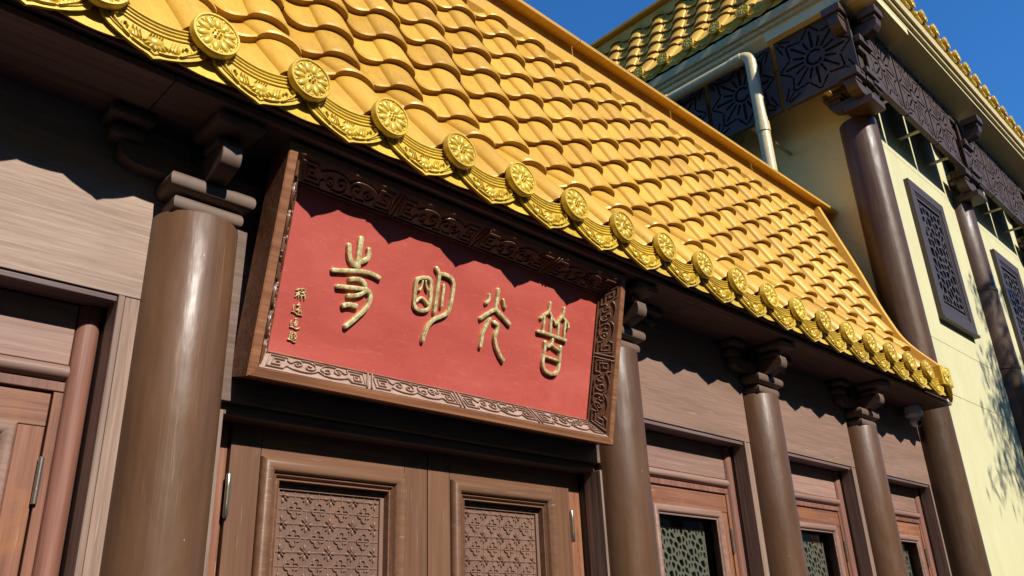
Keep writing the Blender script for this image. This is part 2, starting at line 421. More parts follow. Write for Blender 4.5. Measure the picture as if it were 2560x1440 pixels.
# ------------------------------------------------------------------ ground
FLOOR = -H / S
g = bpy.data.meshes.new('ground'); g.from_pydata([(-300, -300, 0), (300, -300, 0), (300, 300, 0), (-300, 300, 0)], [], [(0, 1, 2, 3)])
go = bpy.data.objects.new('ground', g); COL.objects.link(go); g.materials.append(M['ground']); go['kind'] = 'structure'
go['label'] = 'grey paved courtyard in front of the temple halls'; go['category'] = 'ground'

# ------------------------------------------------------------------ roof kit: tiles, eave discs, drip tiles
PITCH = 0.1365
def tile_profile(n_pan=9, n_roll=13):
    pts = []
    for i in range(n_pan):
        t = i / n_pan; x = -0.53 * t                                 # roll centre is x=0; pan lies to the left
    # pan from -0.765 to -0.235 (pitch units), roll from -0.235 to 0.235
    for i in range(n_pan):
        t = -1 + 2 * i / n_pan; pts.append((-0.5 + 0.235 * t, -0.0105 * (1 - t * t)))
    for i in range(n_roll + 1):
        a = math.pi * (1 - i / n_roll); pts.append((0.265 * math.cos(a), 0.0185 * math.sin(a) ** 1.05))
    return [(x * PITCH, z) for x, z in pts]
PROF = tile_profile()
def tile_mesh(L, lift=0.0195, name='roof_tile'):
    mb = MB(); n = len(PROF)
    a = [(x, 0, z + lift) for x, z in PROF]; b = [(x, L, z) for x, z in PROF]; c = [(x, 0.002, z) for x, z in PROF]
    a2 = [(x, 0.004, z + lift) for x, z in PROF]; a1 = [(x, 0.0, z + lift - 0.0022) for x, z in PROF]
    vs = c + a1 + a2 + b
    fs = []
    for k in range(3):
        for i in range(n - 1): fs.append((k * n + i, k * n + i + 1, (k + 1) * n + i + 1, (k + 1) * n + i))
    # closed side of the roll on the right
    fs.append((n - 1, 3 * n + n - 1, 2 * n + n - 1, n + n - 1))
    mb.add(vs, fs); me = mb.mesh(name, 32, raw=True)
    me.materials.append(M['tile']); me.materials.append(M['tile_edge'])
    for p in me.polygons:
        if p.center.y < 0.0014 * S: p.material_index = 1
    return me
DISC_R = 0.0315
def disc_mesh():
    mb = MB(); f = lambda u, v, h: (u, -h, v)
    r = DISC_R
    mb.lathe((0, 0, 0), [(r * 0.80, 0.020), (r * 0.86, 0.0115), (r, 0.0105), (r, 0.0015), (r * 0.975, 0), (r * 0.90, 0.0), (r * 0.865, 0.0022), (0.0006, 0.0022)], 40, 'y')
    fz = lambda u, v, h: (u, 0.0022 - h, v)
    for k in range(10):
        a = 2 * math.pi * k / 10 + 0.16
        mb.dome((0.565 * r * math.cos(a), 0.565 * r * math.sin(a)), 0.30 * r, 0.165 * r, 0.0032, fz, 10, 3, a)
        b = a + math.pi / 10
        mb.stroke([(0.42 * r * math.cos(b), 0.42 * r * math.sin(b)), (0.80 * r * math.cos(b), 0.80 * r * math.sin(b))], 0.0012, 0.0016, fz)
        mb.dome((0.80 * r * math.cos(b), 0.80 * r * math.sin(b)), 0.05 * r, 0.09 * r, 0.0018, fz, 6, 2, b)
    mb.dome((0, 0), 0.27 * r, 0.27 * r, 0.0022, fz, 16, 2)
    for k in range(7):
        a = 2 * math.pi * k / 6; q = 0 if k == 6 else 0.16 * r
        mb.dome((q * math.cos(a), q * math.sin(a)), 0.065 * r, 0.065 * r, 0.0042, fz, 8, 2)
    # seat: the short neck of the barrel behind the disc
    return mb.mesh('eave_disc', 38, raw=True)
def drip_outline():
    half = [(0, 0), (0.007, 0.0042), (0.018, 0.0078), (0.030, 0.0128), (0.042, 0.0192), (0.053, 0.0268), (0.0620, 0.0350), (0.0660, 0.0480), (0.0672, 0.066)]
    return half
def drip_top(x): return 0.0590 + 0.0225 * (x / 0.0665) ** 2
def drip_mesh():
    mb = MB(); T = 0.0065
    half = drip_outline(); bot = [(-x, z) for x, z in half[::-1]] + half[1:]
    tops = [(x, drip_top(x)) for x, _ in bot]
    n = len(bot)
    fr = [(x, 0, z) for x, z in bot]; ft = [(x, 0, z) for x, z in tops]
    bk = [(x, T, z + 0.003) for x, z in bot]; bt = [(x, T + 0.02, z + 0.006) for x, z in tops]
    vs = fr + ft + bk + bt; fs = []
    for i in range(n - 1):
        fs += [(i, i + 1, n + i + 1, n + i), (i, 2 * n + i, 2 * n + i + 1, i + 1), (n + i, n + i + 1, 3 * n + i + 1, 3 * n + i), (2 * n + i, 3 * n + i, 3 * n + i + 1, 2 * n + i + 1)]
    fs += [(0, n, 3 * n, 2 * n), (n - 1, 2 * n + n - 1, 3 * n + n - 1, n + n - 1)]
    mb.add(vs, fs)
    f = lambda u, v, h: (u, -h, v)
    xs = np.linspace(-0.0655, 0.0655, 17)
    for d, hh in ((0.0022, 0.0044), (0.0068, 0.0034), (0.0112, 0.0025)):
        mb.stroke([(x, drip_top(x) - d) for x in xs], 0.0031, hh, f, cap=False)
    mb.stroke([(x, drip_top(x) - 0.0182) for x in np.linspace(-0.058, 0.058, 15)], 0.0020, 0.0024, f)
    rim = [(x * 0.91, z * 0.90 + 0.0062) for x, z in bot[1:-1]]
    mb.stroke(rim, 0.0016, 0.0020, f)
    # lotus with leaves
    f0 = f; f = lambda u, v, h: f0(u * 1.36, v * 1.20 - 0.0010, h * 1.2)
    c = (0.0, 0.0215)
    mb.dome(c, 0.0085, 0.0075, 0.0050, f, 12, 3)
    for k in range(7):
        a = math.radians(195 + k * 25)
        mb.dome((c[0] + 0.0085 * math.cos(a), c[1] + 0.0075 * math.sin(a)), 0.0042, 0.0022, 0.0042, f, 8, 2, a)
    for k in range(5):
        mb.dome((c[0] - 0.005 + 0.0025 * k, c[1] + 0.0062), 0.0012, 0.0012, 0.0058, f, 6, 2)
    for sx in (-1, 1):
        mb.dome((sx * 0.0175, 0.0225), 0.0065, 0.0048, 0.0034, f, 10, 2, sx * 0.5)
        for k in range(3):
            mb.stroke([(sx * (0.0125 + 0.003 * k), 0.0185 + 0.0012 * k), (sx * (0.0145 + 0.003 * k), 0.0285 + 0.0012 * k)], 0.0011, 0.0046, f)
        mb.stroke(smoothline([(sx * 0.023, 0.017), (sx * 0.028, 0.022), (sx * 0.0295, 0.029), (sx * 0.026, 0.0315), (sx * 0.0245, 0.0275)], 3), 0.0022, 0.0036, f)
        mb.stroke(smoothline([(sx * 0.029, 0.023), (sx * 0.0345, 0.029), (sx * 0.037, 0.036), (sx * 0.034, 0.039)], 3), 0.0020, 0.0034, f)
        mb.stroke(smoothline([(sx * 0.0325, 0.029), (sx * 0.038, 0.034), (sx * 0.0405, 0.041)], 3), 0.0017, 0.0030, f)
        mb.stroke(smoothline([(sx * 0.004, 0.0098), (sx * 0.011, 0.0112), (sx * 0.019, 0.0150)], 3), 0.0024, 0.0030, f)
        mb.dome((sx * 0.0145, 0.0142), 0.0036, 0.0024, 0.0030, f, 8, 2, sx * 0.4)
    return mb.mesh('drip_tile', 38, raw=True)
def scallop_mesh():
    mb = MB(); xs = np.linspace(-0.052, 0.052, 17); T = 0.005
    bot = [(x, 0.0128 + 0.0085 * (x / 0.052) ** 2) for x in xs]; n = len(bot)
    vs = [(x, 0.0, z) for x, z in bot] + [(x * 0.62, 0.012, 0.080) for x in xs] + [(x, T, z + 0.002) for x, z in bot] + [(x * 0.62, T + 0.012, 0.080) for x in xs]
    fs = []
    for i in range(n - 1):
        fs += [(i, i + 1, n + i + 1, n + i), (i, 2 * n + i, 2 * n + i + 1, i + 1), (n + i, n + i + 1, 3 * n + i + 1, 3 * n + i), (2 * n + i, 3 * n + i, 3 * n + i + 1, 2 * n + i + 1)]
    fs += [(0, n, 3 * n, 2 * n), (n - 1, 3 * n - 1, 4 * n - 1, 2 * n - 1)]
    mb.add(vs, fs); return mb.mesh('eave_scallop', 35, raw=True)
ROW = 0.0773
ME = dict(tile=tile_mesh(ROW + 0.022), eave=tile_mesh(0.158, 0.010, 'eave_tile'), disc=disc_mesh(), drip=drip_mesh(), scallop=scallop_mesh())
NOSE = [(0.086, 0.131), (0.128, 0.195), (0.153, 0.266), (0.178, 0.340), (0.202, 0.415), (0.229, 0.487), (0.253, 0.560), (0.277, 0.635), (0.304, 0.707)]
CREST = 0.0380
def build_roof(roof, org, rz, ks, rows, pitch=PITCH, corner=False):
    """org: position of disc line (D units), rz: yaw; local x along the eave, y inward"""
    Rz = Matrix.Rotation(rz, 3, 'Z')
    def tow(x, y, z):
        v = Rz @ Vector((x, y, z)); return (org[0] + v.x, org[1] + v.y, org[2] + v.z)
    pts = [(-0.004, 0.026)] + NOSE[:rows + 1]
    if len(pts) < rows + 2:
        a, b = pts[-2], pts[-1]; pts.append((2 * b[0] - a[0], 2 * b[1] - a[1]))
    for k in ks:
        x = k * pitch
        jit = lambda s_: random.gauss(0, s_ * 0.75)
        for i in range(rows + 1):
            (y0, z0), (y1, z1) = pts[i], pts[i + 1]
            d = Vector((0, y1 - y0, z1 - z0)); L = d.length; d.normalize(); nrm = Vector((0, -d.z, d.y))
            p = Vector((x, y0, z0)) - nrm * (CREST if i else 0.0440)
            if i == 0:                                   # eave tile: low at the drip, tail tucked under the first row
                tail = Vector((x, y1, z1)) - nrm * (CREST - 0.006); d = (tail - p).normalized(); nrm = Vector((0, -d.z, d.y))
            if corner and i == 0: p = p + Vector((0, 0.012, 0.0))
            rot = Matrix(((1, 0, 0), (0, d.y, nrm.y), (0, d.z, nrm.z)))
            rot = Rz @ rot @ Matrix.Rotation(jit(0.006), 3, 'Z') @ Matrix.Rotation(jit(0.010), 3, 'X')
            p = p + Vector((jit(0.0012), 0, 0)) + d * jit(0.0016)
            inst(ME['tile' if i else 'eave'], 'tile', 'tile', roof, tow(*p), rot)
        if corner: continue
        tilt = Rz @ Matrix.Rotation(math.radians(-4) + jit(0.02), 3, 'X') @ Matrix.Rotation(jit(0.03), 3, 'Y')
        inst(ME['disc'], 'eave_disc', 'orn', roof, tow(x, -0.002, 0.001), tilt @ Matrix.Rotation(jit(0.3), 3, 'Y'))
        inst(ME['drip'], 'drip_tile', 'orn', roof, tow(x - pitch / 2, 0.0055, -0.070), Rz @ Matrix.Rotation(math.radians(-9) + jit(0.015), 3, 'X'))
        inst(ME['scallop'], 'eave_scallop', 'orn', roof, tow(x, 0.0145, -0.070), Rz)

# ------------------------------------------------------------------ the wooden hall
hall = thing('wooden_hall', 'brown timber hall front with round columns under a gold tiled pent roof', 'building', (2.4, 2.0, 0))
XW = 2.985
COLS = [-0.169, 0.397, 1.274, 1.840, 2.406]
CR, CTOP = 0.0565, 0.528
BAYS = [0.114, 1.557, 2.123, 2.689]
MAINC = 0.838
# wall core behind everything
box('wall', 'dark', hall, -0.9, XW, 1.16, 2.6, FLOOR, 1.28, 0)
# frieze boards
def frieze(x0, x1, z0, mat):
    put(MB().box(x0, x1, 1.0, 1.03, z0, 0.655), 'frieze_board', mat, hall, bevel=0.002)
frieze(-0.9, COLS[0], 0.410, 'frieze'); frieze(COLS[0] + 0.001, COLS[1], 0.410, 'frieze')
frieze(COLS[1] + 0.001, COLS[2], 0.300, 'soffit')
frieze(COLS[2] + 0.001, COLS[3], 0.410, 'frieze2'); frieze(COLS[3] + 0.001, COLS[4], 0.410, 'frieze2'); frieze(COLS[4] + 0.001, XW, 0.410, 'frieze2')
# columns and brackets
def column(parent, x, y, r, z1, mat, z0=FLOOR, name='column'):
    return put(MB().lathe((x, y, 0), [(r, z0), (r, z0 + 0.5), (r, z1 - 0.3), (r, z1 - 0.004), (r - 0.0012, z1 - 0.0008), (r - 0.004, z1)], 72), name, mat, parent, 40)
for x in COLS: column(hall, x, 1.0, CR, CTOP, 'column')
def bullbox(mb, x0, x1, y0, y1, z0, z1):
    """slab with rounded (bullnose) front and end edges"""
    r = (z1 - z0) * 0.42; q = []
    for k in range(5):
        a = math.pi / 2 * k / 4; q.append((r * (1 - math.cos(a)), r * (1 - math.sin(a))))
    rs = []
    for ins, dz in [(0.0, None)]:
        pass
    rows_ = [(r, z0)] + [(r * (1 - math.sin(math.pi / 2 * k / 4)), z0 + r * (1 - math.cos(math.pi / 2 * k / 4))) for k in range(1, 5)] + \
            [(r * (1 - math.cos(math.pi / 2 * k / 4)), z1 - r + r * math.sin(math.pi / 2 * k / 4)) for k in range(0, 5)]
    for ins, z in rows_:
        rs.append([(x0 + ins, y0 + ins, z), (x1 - ins, y0 + ins, z), (x1 - ins, y1, z), (x0 + ins, y1, z)])
    mb.rings(rs)
def arm_poly(a0, a1, z0, z1, r):
    """arm seen from the side, both lower ends rounded up"""
    P = [(a0, z1)]
    for k in range(6):
        t = math.pi / 2 * k / 5; P.append((a0 + r * (1 - math.cos(t)), z0 + (z1 - z0) * 0.55 * (1 - math.sin(t))))
    for k in range(6):
        t = math.pi / 2 * (1 - k / 5); P.append((a1 - r * (1 - math.cos(t)), z0 + (z1 - z0) * 0.55 * (1 - math.sin(t))))
    P.append((a1, z1)); return P
def bracket(x):
    b = put(MB().box(x - 0.018, x + 0.018, 0.985, 1.002, 0.53, 0.655), 'bracket', 'bracket', hall)
    mb = MB(); bullbox(mb, x - 0.048, x + 0.048, 0.957, 1.0, CTOP - 0.002, 0.550); put(mb, 'cap_block', 'bracket', b, 50)
    mb = MB(); bullbox(mb, x - 0.059, x + 0.059, 0.947, 1.0, 0.552, 0.578); put(mb, 'cap_slab', 'bracket', b, 50)
    mb = MB(); mb.prism(arm_poly(x - 0.117, x + 0.117, 0.580, 0.608, 0.035), lambda p, q, t: (p, t, q), 0.974, 1.0); put(mb, 'cross_arm', 'bracket', b, 40)
    P = [(0.906, 0.614), (0.904, 0.600), (0.9065, 0.590), (0.914, 0.584), (0.935, 0.578), (0.96, 0.574), (1.0, 0.573), (1.0, 0.614)]
    mb = MB(); mb.prism(P, lambda p, q, t: (t, p, q), x - 0.0138, x + 0.0138); put(mb, 'front_arm', 'bracket', b, 40, bevel=0.003)
    for dx, yy, r1, r2 in ((-0.112, 0.980, 0.020, 0.029), (0.112, 0.980, 0.020, 0.029), (0.0, 0.928, 0.0175, 0.033)):
        f1, f2 = (0.012, 0.043) if dx == 0 else (0.012, 0.026)
        mb = MB(); bullbox(mb, x + dx - r1, x + dx + r1, yy - f1, min(1.0, yy + 0.03), 0.610 + (0.006 if dx == 0 else 0), 0.630)
        put(mb, 'bearing_block', 'bracket', b, 50)
        mb = MB(); bullbox(mb, x + dx - r2, x + dx + r2, yy - f2, min(1.0, yy + 0.03), 0.632, 0.6495)
        put(mb, 'bearing_block', 'bracket', b, 50)
for x in COLS: bracket(x)
# soffit boards and fascia
for x0, x1 in ((-0.9, 0.30), (0.30, 1.45), (1.45, 2.25), (2.25, 2.898)):
    box('soffit_board', 'soffit', hall, x0 + 0.0006, x1 - 0.0006, 0.873, 1.0, 0.650, 0.660, 0.002)
box('fascia_board', 'soffit', hall, -0.9, 2.845, 0.862, 0.8725, 0.662, 0.70, 0.002)
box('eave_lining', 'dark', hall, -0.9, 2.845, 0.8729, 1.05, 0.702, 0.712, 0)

# openings
def side_bay(c):
    hw = 0.200; y0 = 1.0; yd = 1.045
    prev = max([q for q in COLS if q < c]); nxt = [q for q in COLS if q > c]; nxt = nxt[0] if nxt else XW
    # lintel strip and architraves beside the columns
    box('lintel', 'lintel', hall, c - hw, c + hw, 1.003, 1.0405, 0.4015, 0.4095, 0.002)
    for sgn in (-1, 1):
        a = c + sgn * hw; b = (nxt if sgn > 0 else prev)
        mid = a + sgn * 0.0085
        lo, hi = sorted((a, mid)); box('jamb_board', 'jamb', hall, lo + 0.0004, hi - 0.0004, 0.9985, 1.034, FLOOR, 0.4092, 0.002)
        lo, hi = sorted((mid, b)); box('jamb_board', 'jamb', hall, lo + 0.0006, hi, 1.0005, 1.034, FLOOR, 0.4092, 0.002)
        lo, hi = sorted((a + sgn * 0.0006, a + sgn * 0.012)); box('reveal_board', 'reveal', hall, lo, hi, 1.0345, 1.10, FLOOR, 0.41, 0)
        # half-round vertical moulding
        x0 = c + sgn * 0.1855
        P = [(x0 + 0.0138 * math.cos(t), yd + 0.004 - 0.0138 * math.sin(t)) for t in np.linspace(0, math.pi, 12)]
        put(MB().prism(P + [(x0 - 0.0138, yd + 0.02), (x0 + 0.0138, yd + 0.02)], lambda p, q, t: (p, q, t), FLOOR, 0.4005), 'half_round_post', 'half', hall, 35)
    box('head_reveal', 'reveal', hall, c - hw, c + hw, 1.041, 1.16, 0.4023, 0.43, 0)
    # transom: flat board with a bullnose below, then a thin strip
    box('transom_board', 'bull', hall, c - 0.1708, c + 0.1708, yd, yd + 0.03, 0.3242, 0.4018, 0.002)
    P = [(yd + 0.004 - 0.0125 * math.sin(t), 0.3140 + 0.0098 * math.cos(t)) for t in np.linspace(0, math.pi, 11)] + [(yd + 0.03, 0.3042), (yd + 0.03, 0.3238)]
    put(MB().prism(P, lambda p, q, t: (t, p, q), c - 0.1708, c + 0.1708), 'transom_bullnose', 'bull', hall, 40)
    box('transom_strip', 'half', hall, c - 0.1708, c + 0.1708, yd - 0.001, yd + 0.03, 0.2905, 0.3022, 0.002)
    for sgn in (-1, 1):
        lo, hi = sorted((c + sgn * 0.1600, c + sgn * 0.1712)); box('door_stop', 'doorZ', hall, lo, hi, yd - 0.001, yd + 0.03, FLOOR, 0.2893, 0.002)
    # the door: stiles, rail, moulding, pane, lattice, hinge
    gx, gt, gb = 0.1078, 0.2276, -0.40
    d = box('door', 'doorX', hall, c - 0.1578, c + 0.1578, yd, yd + 0.03, gt + 0.020, 0.2865, 0.002)
    for sgn in (-1, 1):
        lo, hi = sorted((c + sgn * (gx + 0.022), c + sgn * 0.1578)); box('stile', 'doorZ', d, lo, hi, yd + 0.0012, yd + 0.03, FLOOR, gt + 0.0198, 0.002)
    box('bottom_panel', 'doorX', d, c - gx - 0.0218, c + gx + 0.0218, yd + 0.006, yd + 0.03, FLOOR, gb - 0.02, 0.002)
    def frame(z_off, w0, r, name, mat, dep):
        # half-round moulding round the opening (top and sides)
        Pq = [(dep - r * math.sin(t), w0 - r * math.cos(t)) for t in np.linspace(0, math.pi, 9)]
        rs = []
        for (sx, corner) in (((-1), 0), ((-1), 1), ((1), 1), ((1), 0)):
            ring = []
            for yy, off in Pq:
                ring.append((c + sx * (gx + off), yy, gt + off if corner else gb))
            rs.append(ring)
        put(MB().rings(rs), name, mat, d, 40)
    frame(0, 0.0132, 0.0088, 'moulding', 'bull', yd + 0.002)
    frame(0, 0.0024, 0.0020, 'inner_bead', 'bull', yd + 0.001)
    box('glass_pane', 'glass', d, c - gx - 0.0035, c + gx + 0.0035, yd + 0.0215, yd + 0.023, gb, gt + 0.0035, 0)
    la = inst(ME['door_lattice'], 'lattice_screen', 'doorlattice', d, (c - 0.098, yd + 0.030, gb))
    box('interior_wall', 'interior', hall, c - 0.19, c + 0.19, yd + 0.075, yd + 0.08, FLOOR, 0.40, 0)
    for zc in (0.185, -0.45):
        put(MB().lathe((c + 0.1592, yd - 0.0035, zc), [(0.0026, -0.026), (0.0032, -0.0255), (0.0032, -0.009), (0.0028, -0.0088), (0.0032, -0.0085), (0.0032, 0.0085), (0.0028, 0.0088), (0.0032, 0.009), (0.0032, 0.0255), (0.0018, 0.027)], 12), 'hinge', 'steel', d, 40)
def cell_mask(nx, ny, w_, h_, t):
    """lattice of small many-sided openings in clusters: one upright cell, two side cells, one above, one below"""
    X, Y = np.meshgrid((np.arange(nx) + 0.5) / nx * w_, (np.arange(ny) + 0.5) / ny * h_)
    uw, uh = 0.0816, 0.0474; seeds = []
    for i in range(-1, int(w_ / uw) + 2):
        for j in range(-1, int(h_ / uh) + 2):
            for ox, oy in ((0, 0), (uw / 2, uh / 2)):
                cx, cy = i * uw + ox + 0.016, j * uh + oy
                seeds += [(cx, cy - 0.001), (cx - 0.0125, cy + 0.0012), (cx + 0.0125, cy + 0.0012), (cx, cy + 0.0122), (cx - 0.0045, cy - 0.0118), (cx + 0.0045, cy - 0.0118), (cx + uw / 4 + 0.004, cy + 0.0105), (cx - uw / 4 - 0.004, cy - 0.0100)]
    d1 = np.full(X.shape, 9.0); d2 = np.full(X.shape, 9.0)
    for px, py in seeds:
        if not (-0.05 < px < w_ + 0.05 and -0.05 < py < h_ + 0.05): continue
        d = np.hypot((X - px) * 0.92, Y - py); n2 = np.minimum(np.maximum(d, d1), d2); d1 = np.minimum(d, d1); d2 = n2
    b = 0.005
    return ((d2 - d1) < t) | (X < b) | (X > w_ - b) | (Y < b)
nx, ny = 150, 460
ME['door_lattice'] = raw_mesh(grid_sheet(nx, ny, 0.196, 0.6096, cell_mask(nx, ny, 0.196, 0.6096, 0.0046), 0.007, lambda u, v, d: (u, d, v)), 'lattice_screen')
for c in BAYS: side_bay(c)

# main double door
YM = 1.047
box('lintel', 'soffit', hall, MAINC - 0.374, MAINC + 0.374, 1.012, 1.05, 0.2855, 0.2995, 0.002)
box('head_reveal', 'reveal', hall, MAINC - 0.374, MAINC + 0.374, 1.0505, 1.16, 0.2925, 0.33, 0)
for sgn in (-1, 1):
    a = MAINC + sgn * 0.374; b = COLS[2] if sgn > 0 else COLS[1]
    lo, hi = sorted((a, a + sgn * 0.011)); box('jamb_board', 'jamb', hall, lo + 0.0004, hi - 0.0004, 0.9985, 1.04, FLOOR, 0.2868, 0.002)
    lo, hi = sorted((a + sgn * 0.011, b)); box('jamb_board', 'jamb', hall, lo + 0.0006, hi, 1.0005, 1.03, FLOOR, 0.2995, 0.002)
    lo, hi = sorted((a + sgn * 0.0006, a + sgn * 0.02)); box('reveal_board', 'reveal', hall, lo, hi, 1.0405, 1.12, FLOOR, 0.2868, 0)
    lo, hi = sorted((MAINC + sgn * 0.3385, MAINC + sgn * 0.3725)); box('door_stop', 'doorZ', hall, lo, hi, YM + 0.006, YM + 0.05, FLOOR, 0.2920, 0.002)
def carve_relief(cx, z_top, z_bot):
    mb = MB(); p = 0.0388; q = 0.0377
    f = lambda u, v, h: (cx + u, 1.0612 - h, v)
    rows_ = int((z_top - z_bot) / q) + 1
    tk, hh = 0.0021, 0.0023
    X0, X1 = -0.0845, 0.0845
    z0 = z_top - 0.0075
    for r in range(rows_):
        zr = z0 - r * q                              # rosette row
        zq = zr - q / 2                              # quatrefoil row
        mb.stroke([(X0, zr), (X1, zr)], tk, hh * 0.55, f, False)
        mb.stroke([(X0, zq), (X1, zq)], tk, hh * 0.52, f, False)
        for k in range(-2, 3):
            u = k * p
            mb.dome((u, zr), 0.0024, 0.0024, 0.0046, f, 8, 2)
            for a in range(8):
                t = a * math.pi / 4
                if abs(k) == 2 and (math.cos(t) * k > 0.3): continue
                if r == 0 and math.sin(t) > 0.3: continue
                if a % 2 == 0: mb.dome((u + 0.0072 * math.cos(t), zr + 0.0072 * math.sin(t)), 0.0048, 0.0026, 0.0030, f, 8, 2, t)
                else: mb.stroke([(u + 0.0034 * math.cos(t), zr + 0.0034 * math.sin(t)), (u + 0.0085 * math.cos(t), zr + 0.0085 * math.sin(t))], 0.0022, 0.0028, f)
        for k in range(4):
            u = (k - 1.5) * p; rr = 0.0046; dd = 0.0066
            for a in range(4):
                t = a * math.pi / 2; cx_, cz_ = u + dd * math.cos(t), zq + dd * math.sin(t)
                mb.stroke([(cx_ + rr * math.cos(t + s_), cz_ + rr * math.sin(t + s_)) for s_ in np.linspace(-2.25, 2.25, 10)], tk, hh * (1 + 0.02 * a), f)
    zb = z0 - rows_ * q
    for k in range(-2, 3): mb.stroke([(k * p, z_top), (k * p, zb)], tk * 0.8, hh * 0.48, f, False)
    for k in range(4):
        for r in range(rows_ + 1):
            zc = z0 - r * q; u = (k - 1.5) * p
            mb.stroke([(u, min(z_top, zc + 0.0078)), (u, zc - 0.0078)], tk * 0.8, hh * 0.44, f, False)
    return mb
for sgn, nm in ((-1, 'left'), (1, 'right')):
    lo, hi = sorted((MAINC + sgn * 0.001, MAINC + sgn * 0.3365)); cx = MAINC + sgn * 0.1695
    o0, o1, zt, zb = cx - 0.1225, cx + 0.1225, 0.2446, -0.30
    d = box('main_door', 'mainX', hall, o0, o1, YM, YM + 0.03, zt, 0.2905, 0.0015)
    box('stile', 'mainZ', d, lo, o0 - 0.0007, YM, YM + 0.03, FLOOR, 0.2905, 0.0015)
    box('stile', 'mainZ', d, o1 + 0.0007, hi, YM, YM + 0.03, FLOOR, 0.2905, 0.0015)
    box('bottom_panel', 'mainX', d, o0, o1, YM + 0.004, YM + 0.03, FLOOR, zb, 0.0015)
    def ring(prof, name):
        rs = []
        for sx, top in ((-1, 0), (-1, 1), (1, 1), (1, 0)):
            rs.append([((cx + sx * (0.1225 - off)), yy, (zt - off) if top else zb) for off, yy in prof])
        put(MB().rings(rs), name, 'mainX', d, 35)
    ring([(0.0, YM + 0.012), (0.0, YM - 0.002)] + [(0.010 - 0.010 * math.cos(t), YM - 0.002 - 0.0085 * math.sin(t)) for t in np.linspace(0.25, math.pi - 0.3, 9)] + [(0.020, YM + 0.012)], 'moulding')
    ring([(0.0203, YM + 0.012), (0.0205, YM - 0.0005), (0.0232, YM - 0.0035), (0.0255, YM + 0.0015), (0.0275, YM + 0.0015), (0.0295, YM - 0.0010), (0.0305, YM + 0.012)], 'inner_bead')
    box('carved_panel', 'carve', d, o0 + 0.0285, o1 - 0.0285, 1.0612, 1.075, zb, zt - 0.0285, 0)
    mb = MB()
    x0, x1, z1 = cx - 0.094, cx + 0.094, zt - 0.031
    mb.box(x0, x0 + 0.0088, 1.0575, 1.0609, zb, z1); mb.box(x1 - 0.0088, x1, 1.0575, 1.0609, zb, z1); mb.box(x0 + 0.0088, x1 - 0.0088, 1.0577, 1.0609, z1 - 0.0085, z1)
    put(mb, 'panel_border', 'carve', d)
    put(carve_relief(cx, z1 - 0.0085, zb), 'carved_relief', 'carve', d, 40)
    xh = MAINC + sgn * 0.3378
    for zc in (0.1875, -0.5):
        put(MB().lathe((xh, YM - 0.0035, zc), [(0.002, -0.029), (0.0034, -0.027), (0.0034, -0.011), (0.0029, -0.0107), (0.0034, -0.0104), (0.0034, 0.0104), (0.0029, 0.0107), (0.0034, 0.011), (0.0034, 0.027), (0.002, 0.029)], 14), 'hinge', 'steel', d, 40)
box('interior_wall', 'dark', hall, MAINC - 0.39, MAINC + 0.39, 1.125, 1.13, FLOOR, 0.33, 0)

# roof of the wooden hall
DY, DZ = 0.838, 0.717                                   # disc line
roof = put(MB().prism([(0.90, 0.713), (0.97, 0.80), (1.04, 0.93), (1.08, 1.02), (1.14, 1.20), (1.205, 1.40), (1.24, 1.48), (1.28, 1.48), (1.20, 1.20), (1.10, 0.90), (1.0, 0.75)],
                      lambda p, q, t: (t, p, q), -0.9, 2.83), 'roof', 'dark', hall)
build_roof(roof, (0.3298, DY, DZ), 0.0, range(-5, 18), 9)
# last column of tiles beside the verge (its eave end is the boxed corner tile)
Rk = range(18, 19); build_roof(roof, (0.3298, DY, DZ), 0.0, Rk, 9, corner=True)
# flashing sheet over the top tiles, bulging over each roll
def flashing(parent, org, rz, k0, k1, a, b, n_sub=14, pitch=PITCH):
    Rz = Matrix.Rotation(rz, 3, 'Z'); mb = MB()
    d = Vector((0, b[0] - a[0], b[1] - a[1])); L = d.length; d.normalize(); nrm = Vector((0, -d.z, d.y))
    n = int((k1 - k0) * n_sub); rs = []
    for j in range(6):
        t = j / 5; ring = []
        for i in range(n + 1):
            ph = k0 + i / n_sub; u = ph - round(ph)                  # distance to the roll centre
            bulge = max(0.0, 1 - (u / 0.265) ** 2) ** 0.6 * 0.0185 if abs(u) < 0.265 else -0.008 * (1 - ((abs(u) - 0.5) / 0.235) ** 2)
            fade = max(0.0, 1 - t / 0.42) ** 1.3
            h = -CREST + 0.013 + bulge * fade * 0.98 + (0.018 * min(1, t / 0.4)) * (1 - fade)
            q = Vector((ph * pitch, a[0], a[1])) + d * (L * t) + nrm * h
            v = Rz @ q; ring.append((org[0] + v.x, org[1] + v.y, org[2] + v.z))
        rs.append(ring)
    mb.rings(rs, closed=False)
    return put(mb, 'ridge_flashing', 'flash', parent, 50)
flashing(roof, (0.3298, DY, DZ), 0.0, -8.9, 18.5, (0.3085, 0.719), (0.362, 0.872))
# ridge cap: overhanging strip
ca = (1.132, 1.500)
for i, (x0, x1) in enumerate(((-0.9, 0.62), (0.62, 1.02), (1.02, 1.44), (1.44, 1.9), (1.9, 2.38), (2.38, XW - 0.003))):
    put(MB().prism([(ca[0], ca[1]), (ca[0] - 0.001, ca[1] + 0.010), (1.22, 1.535), (1.22, 1.522), (1.15, 1.500)], lambda p, q, t: (t, p, q), x0 + 0.0012, x1 - 0.0012), 'ridge_cap', 'flash', hall, bevel=0.002)
put(MB().prism([(1.165, 1.44), (1.165, 1.53), (1.30, 1.53), (1.30, 1.25)], lambda p, q, t: (t, p, q), -0.9, XW - 0.003), 'ridge_backing', 'flash', hall)
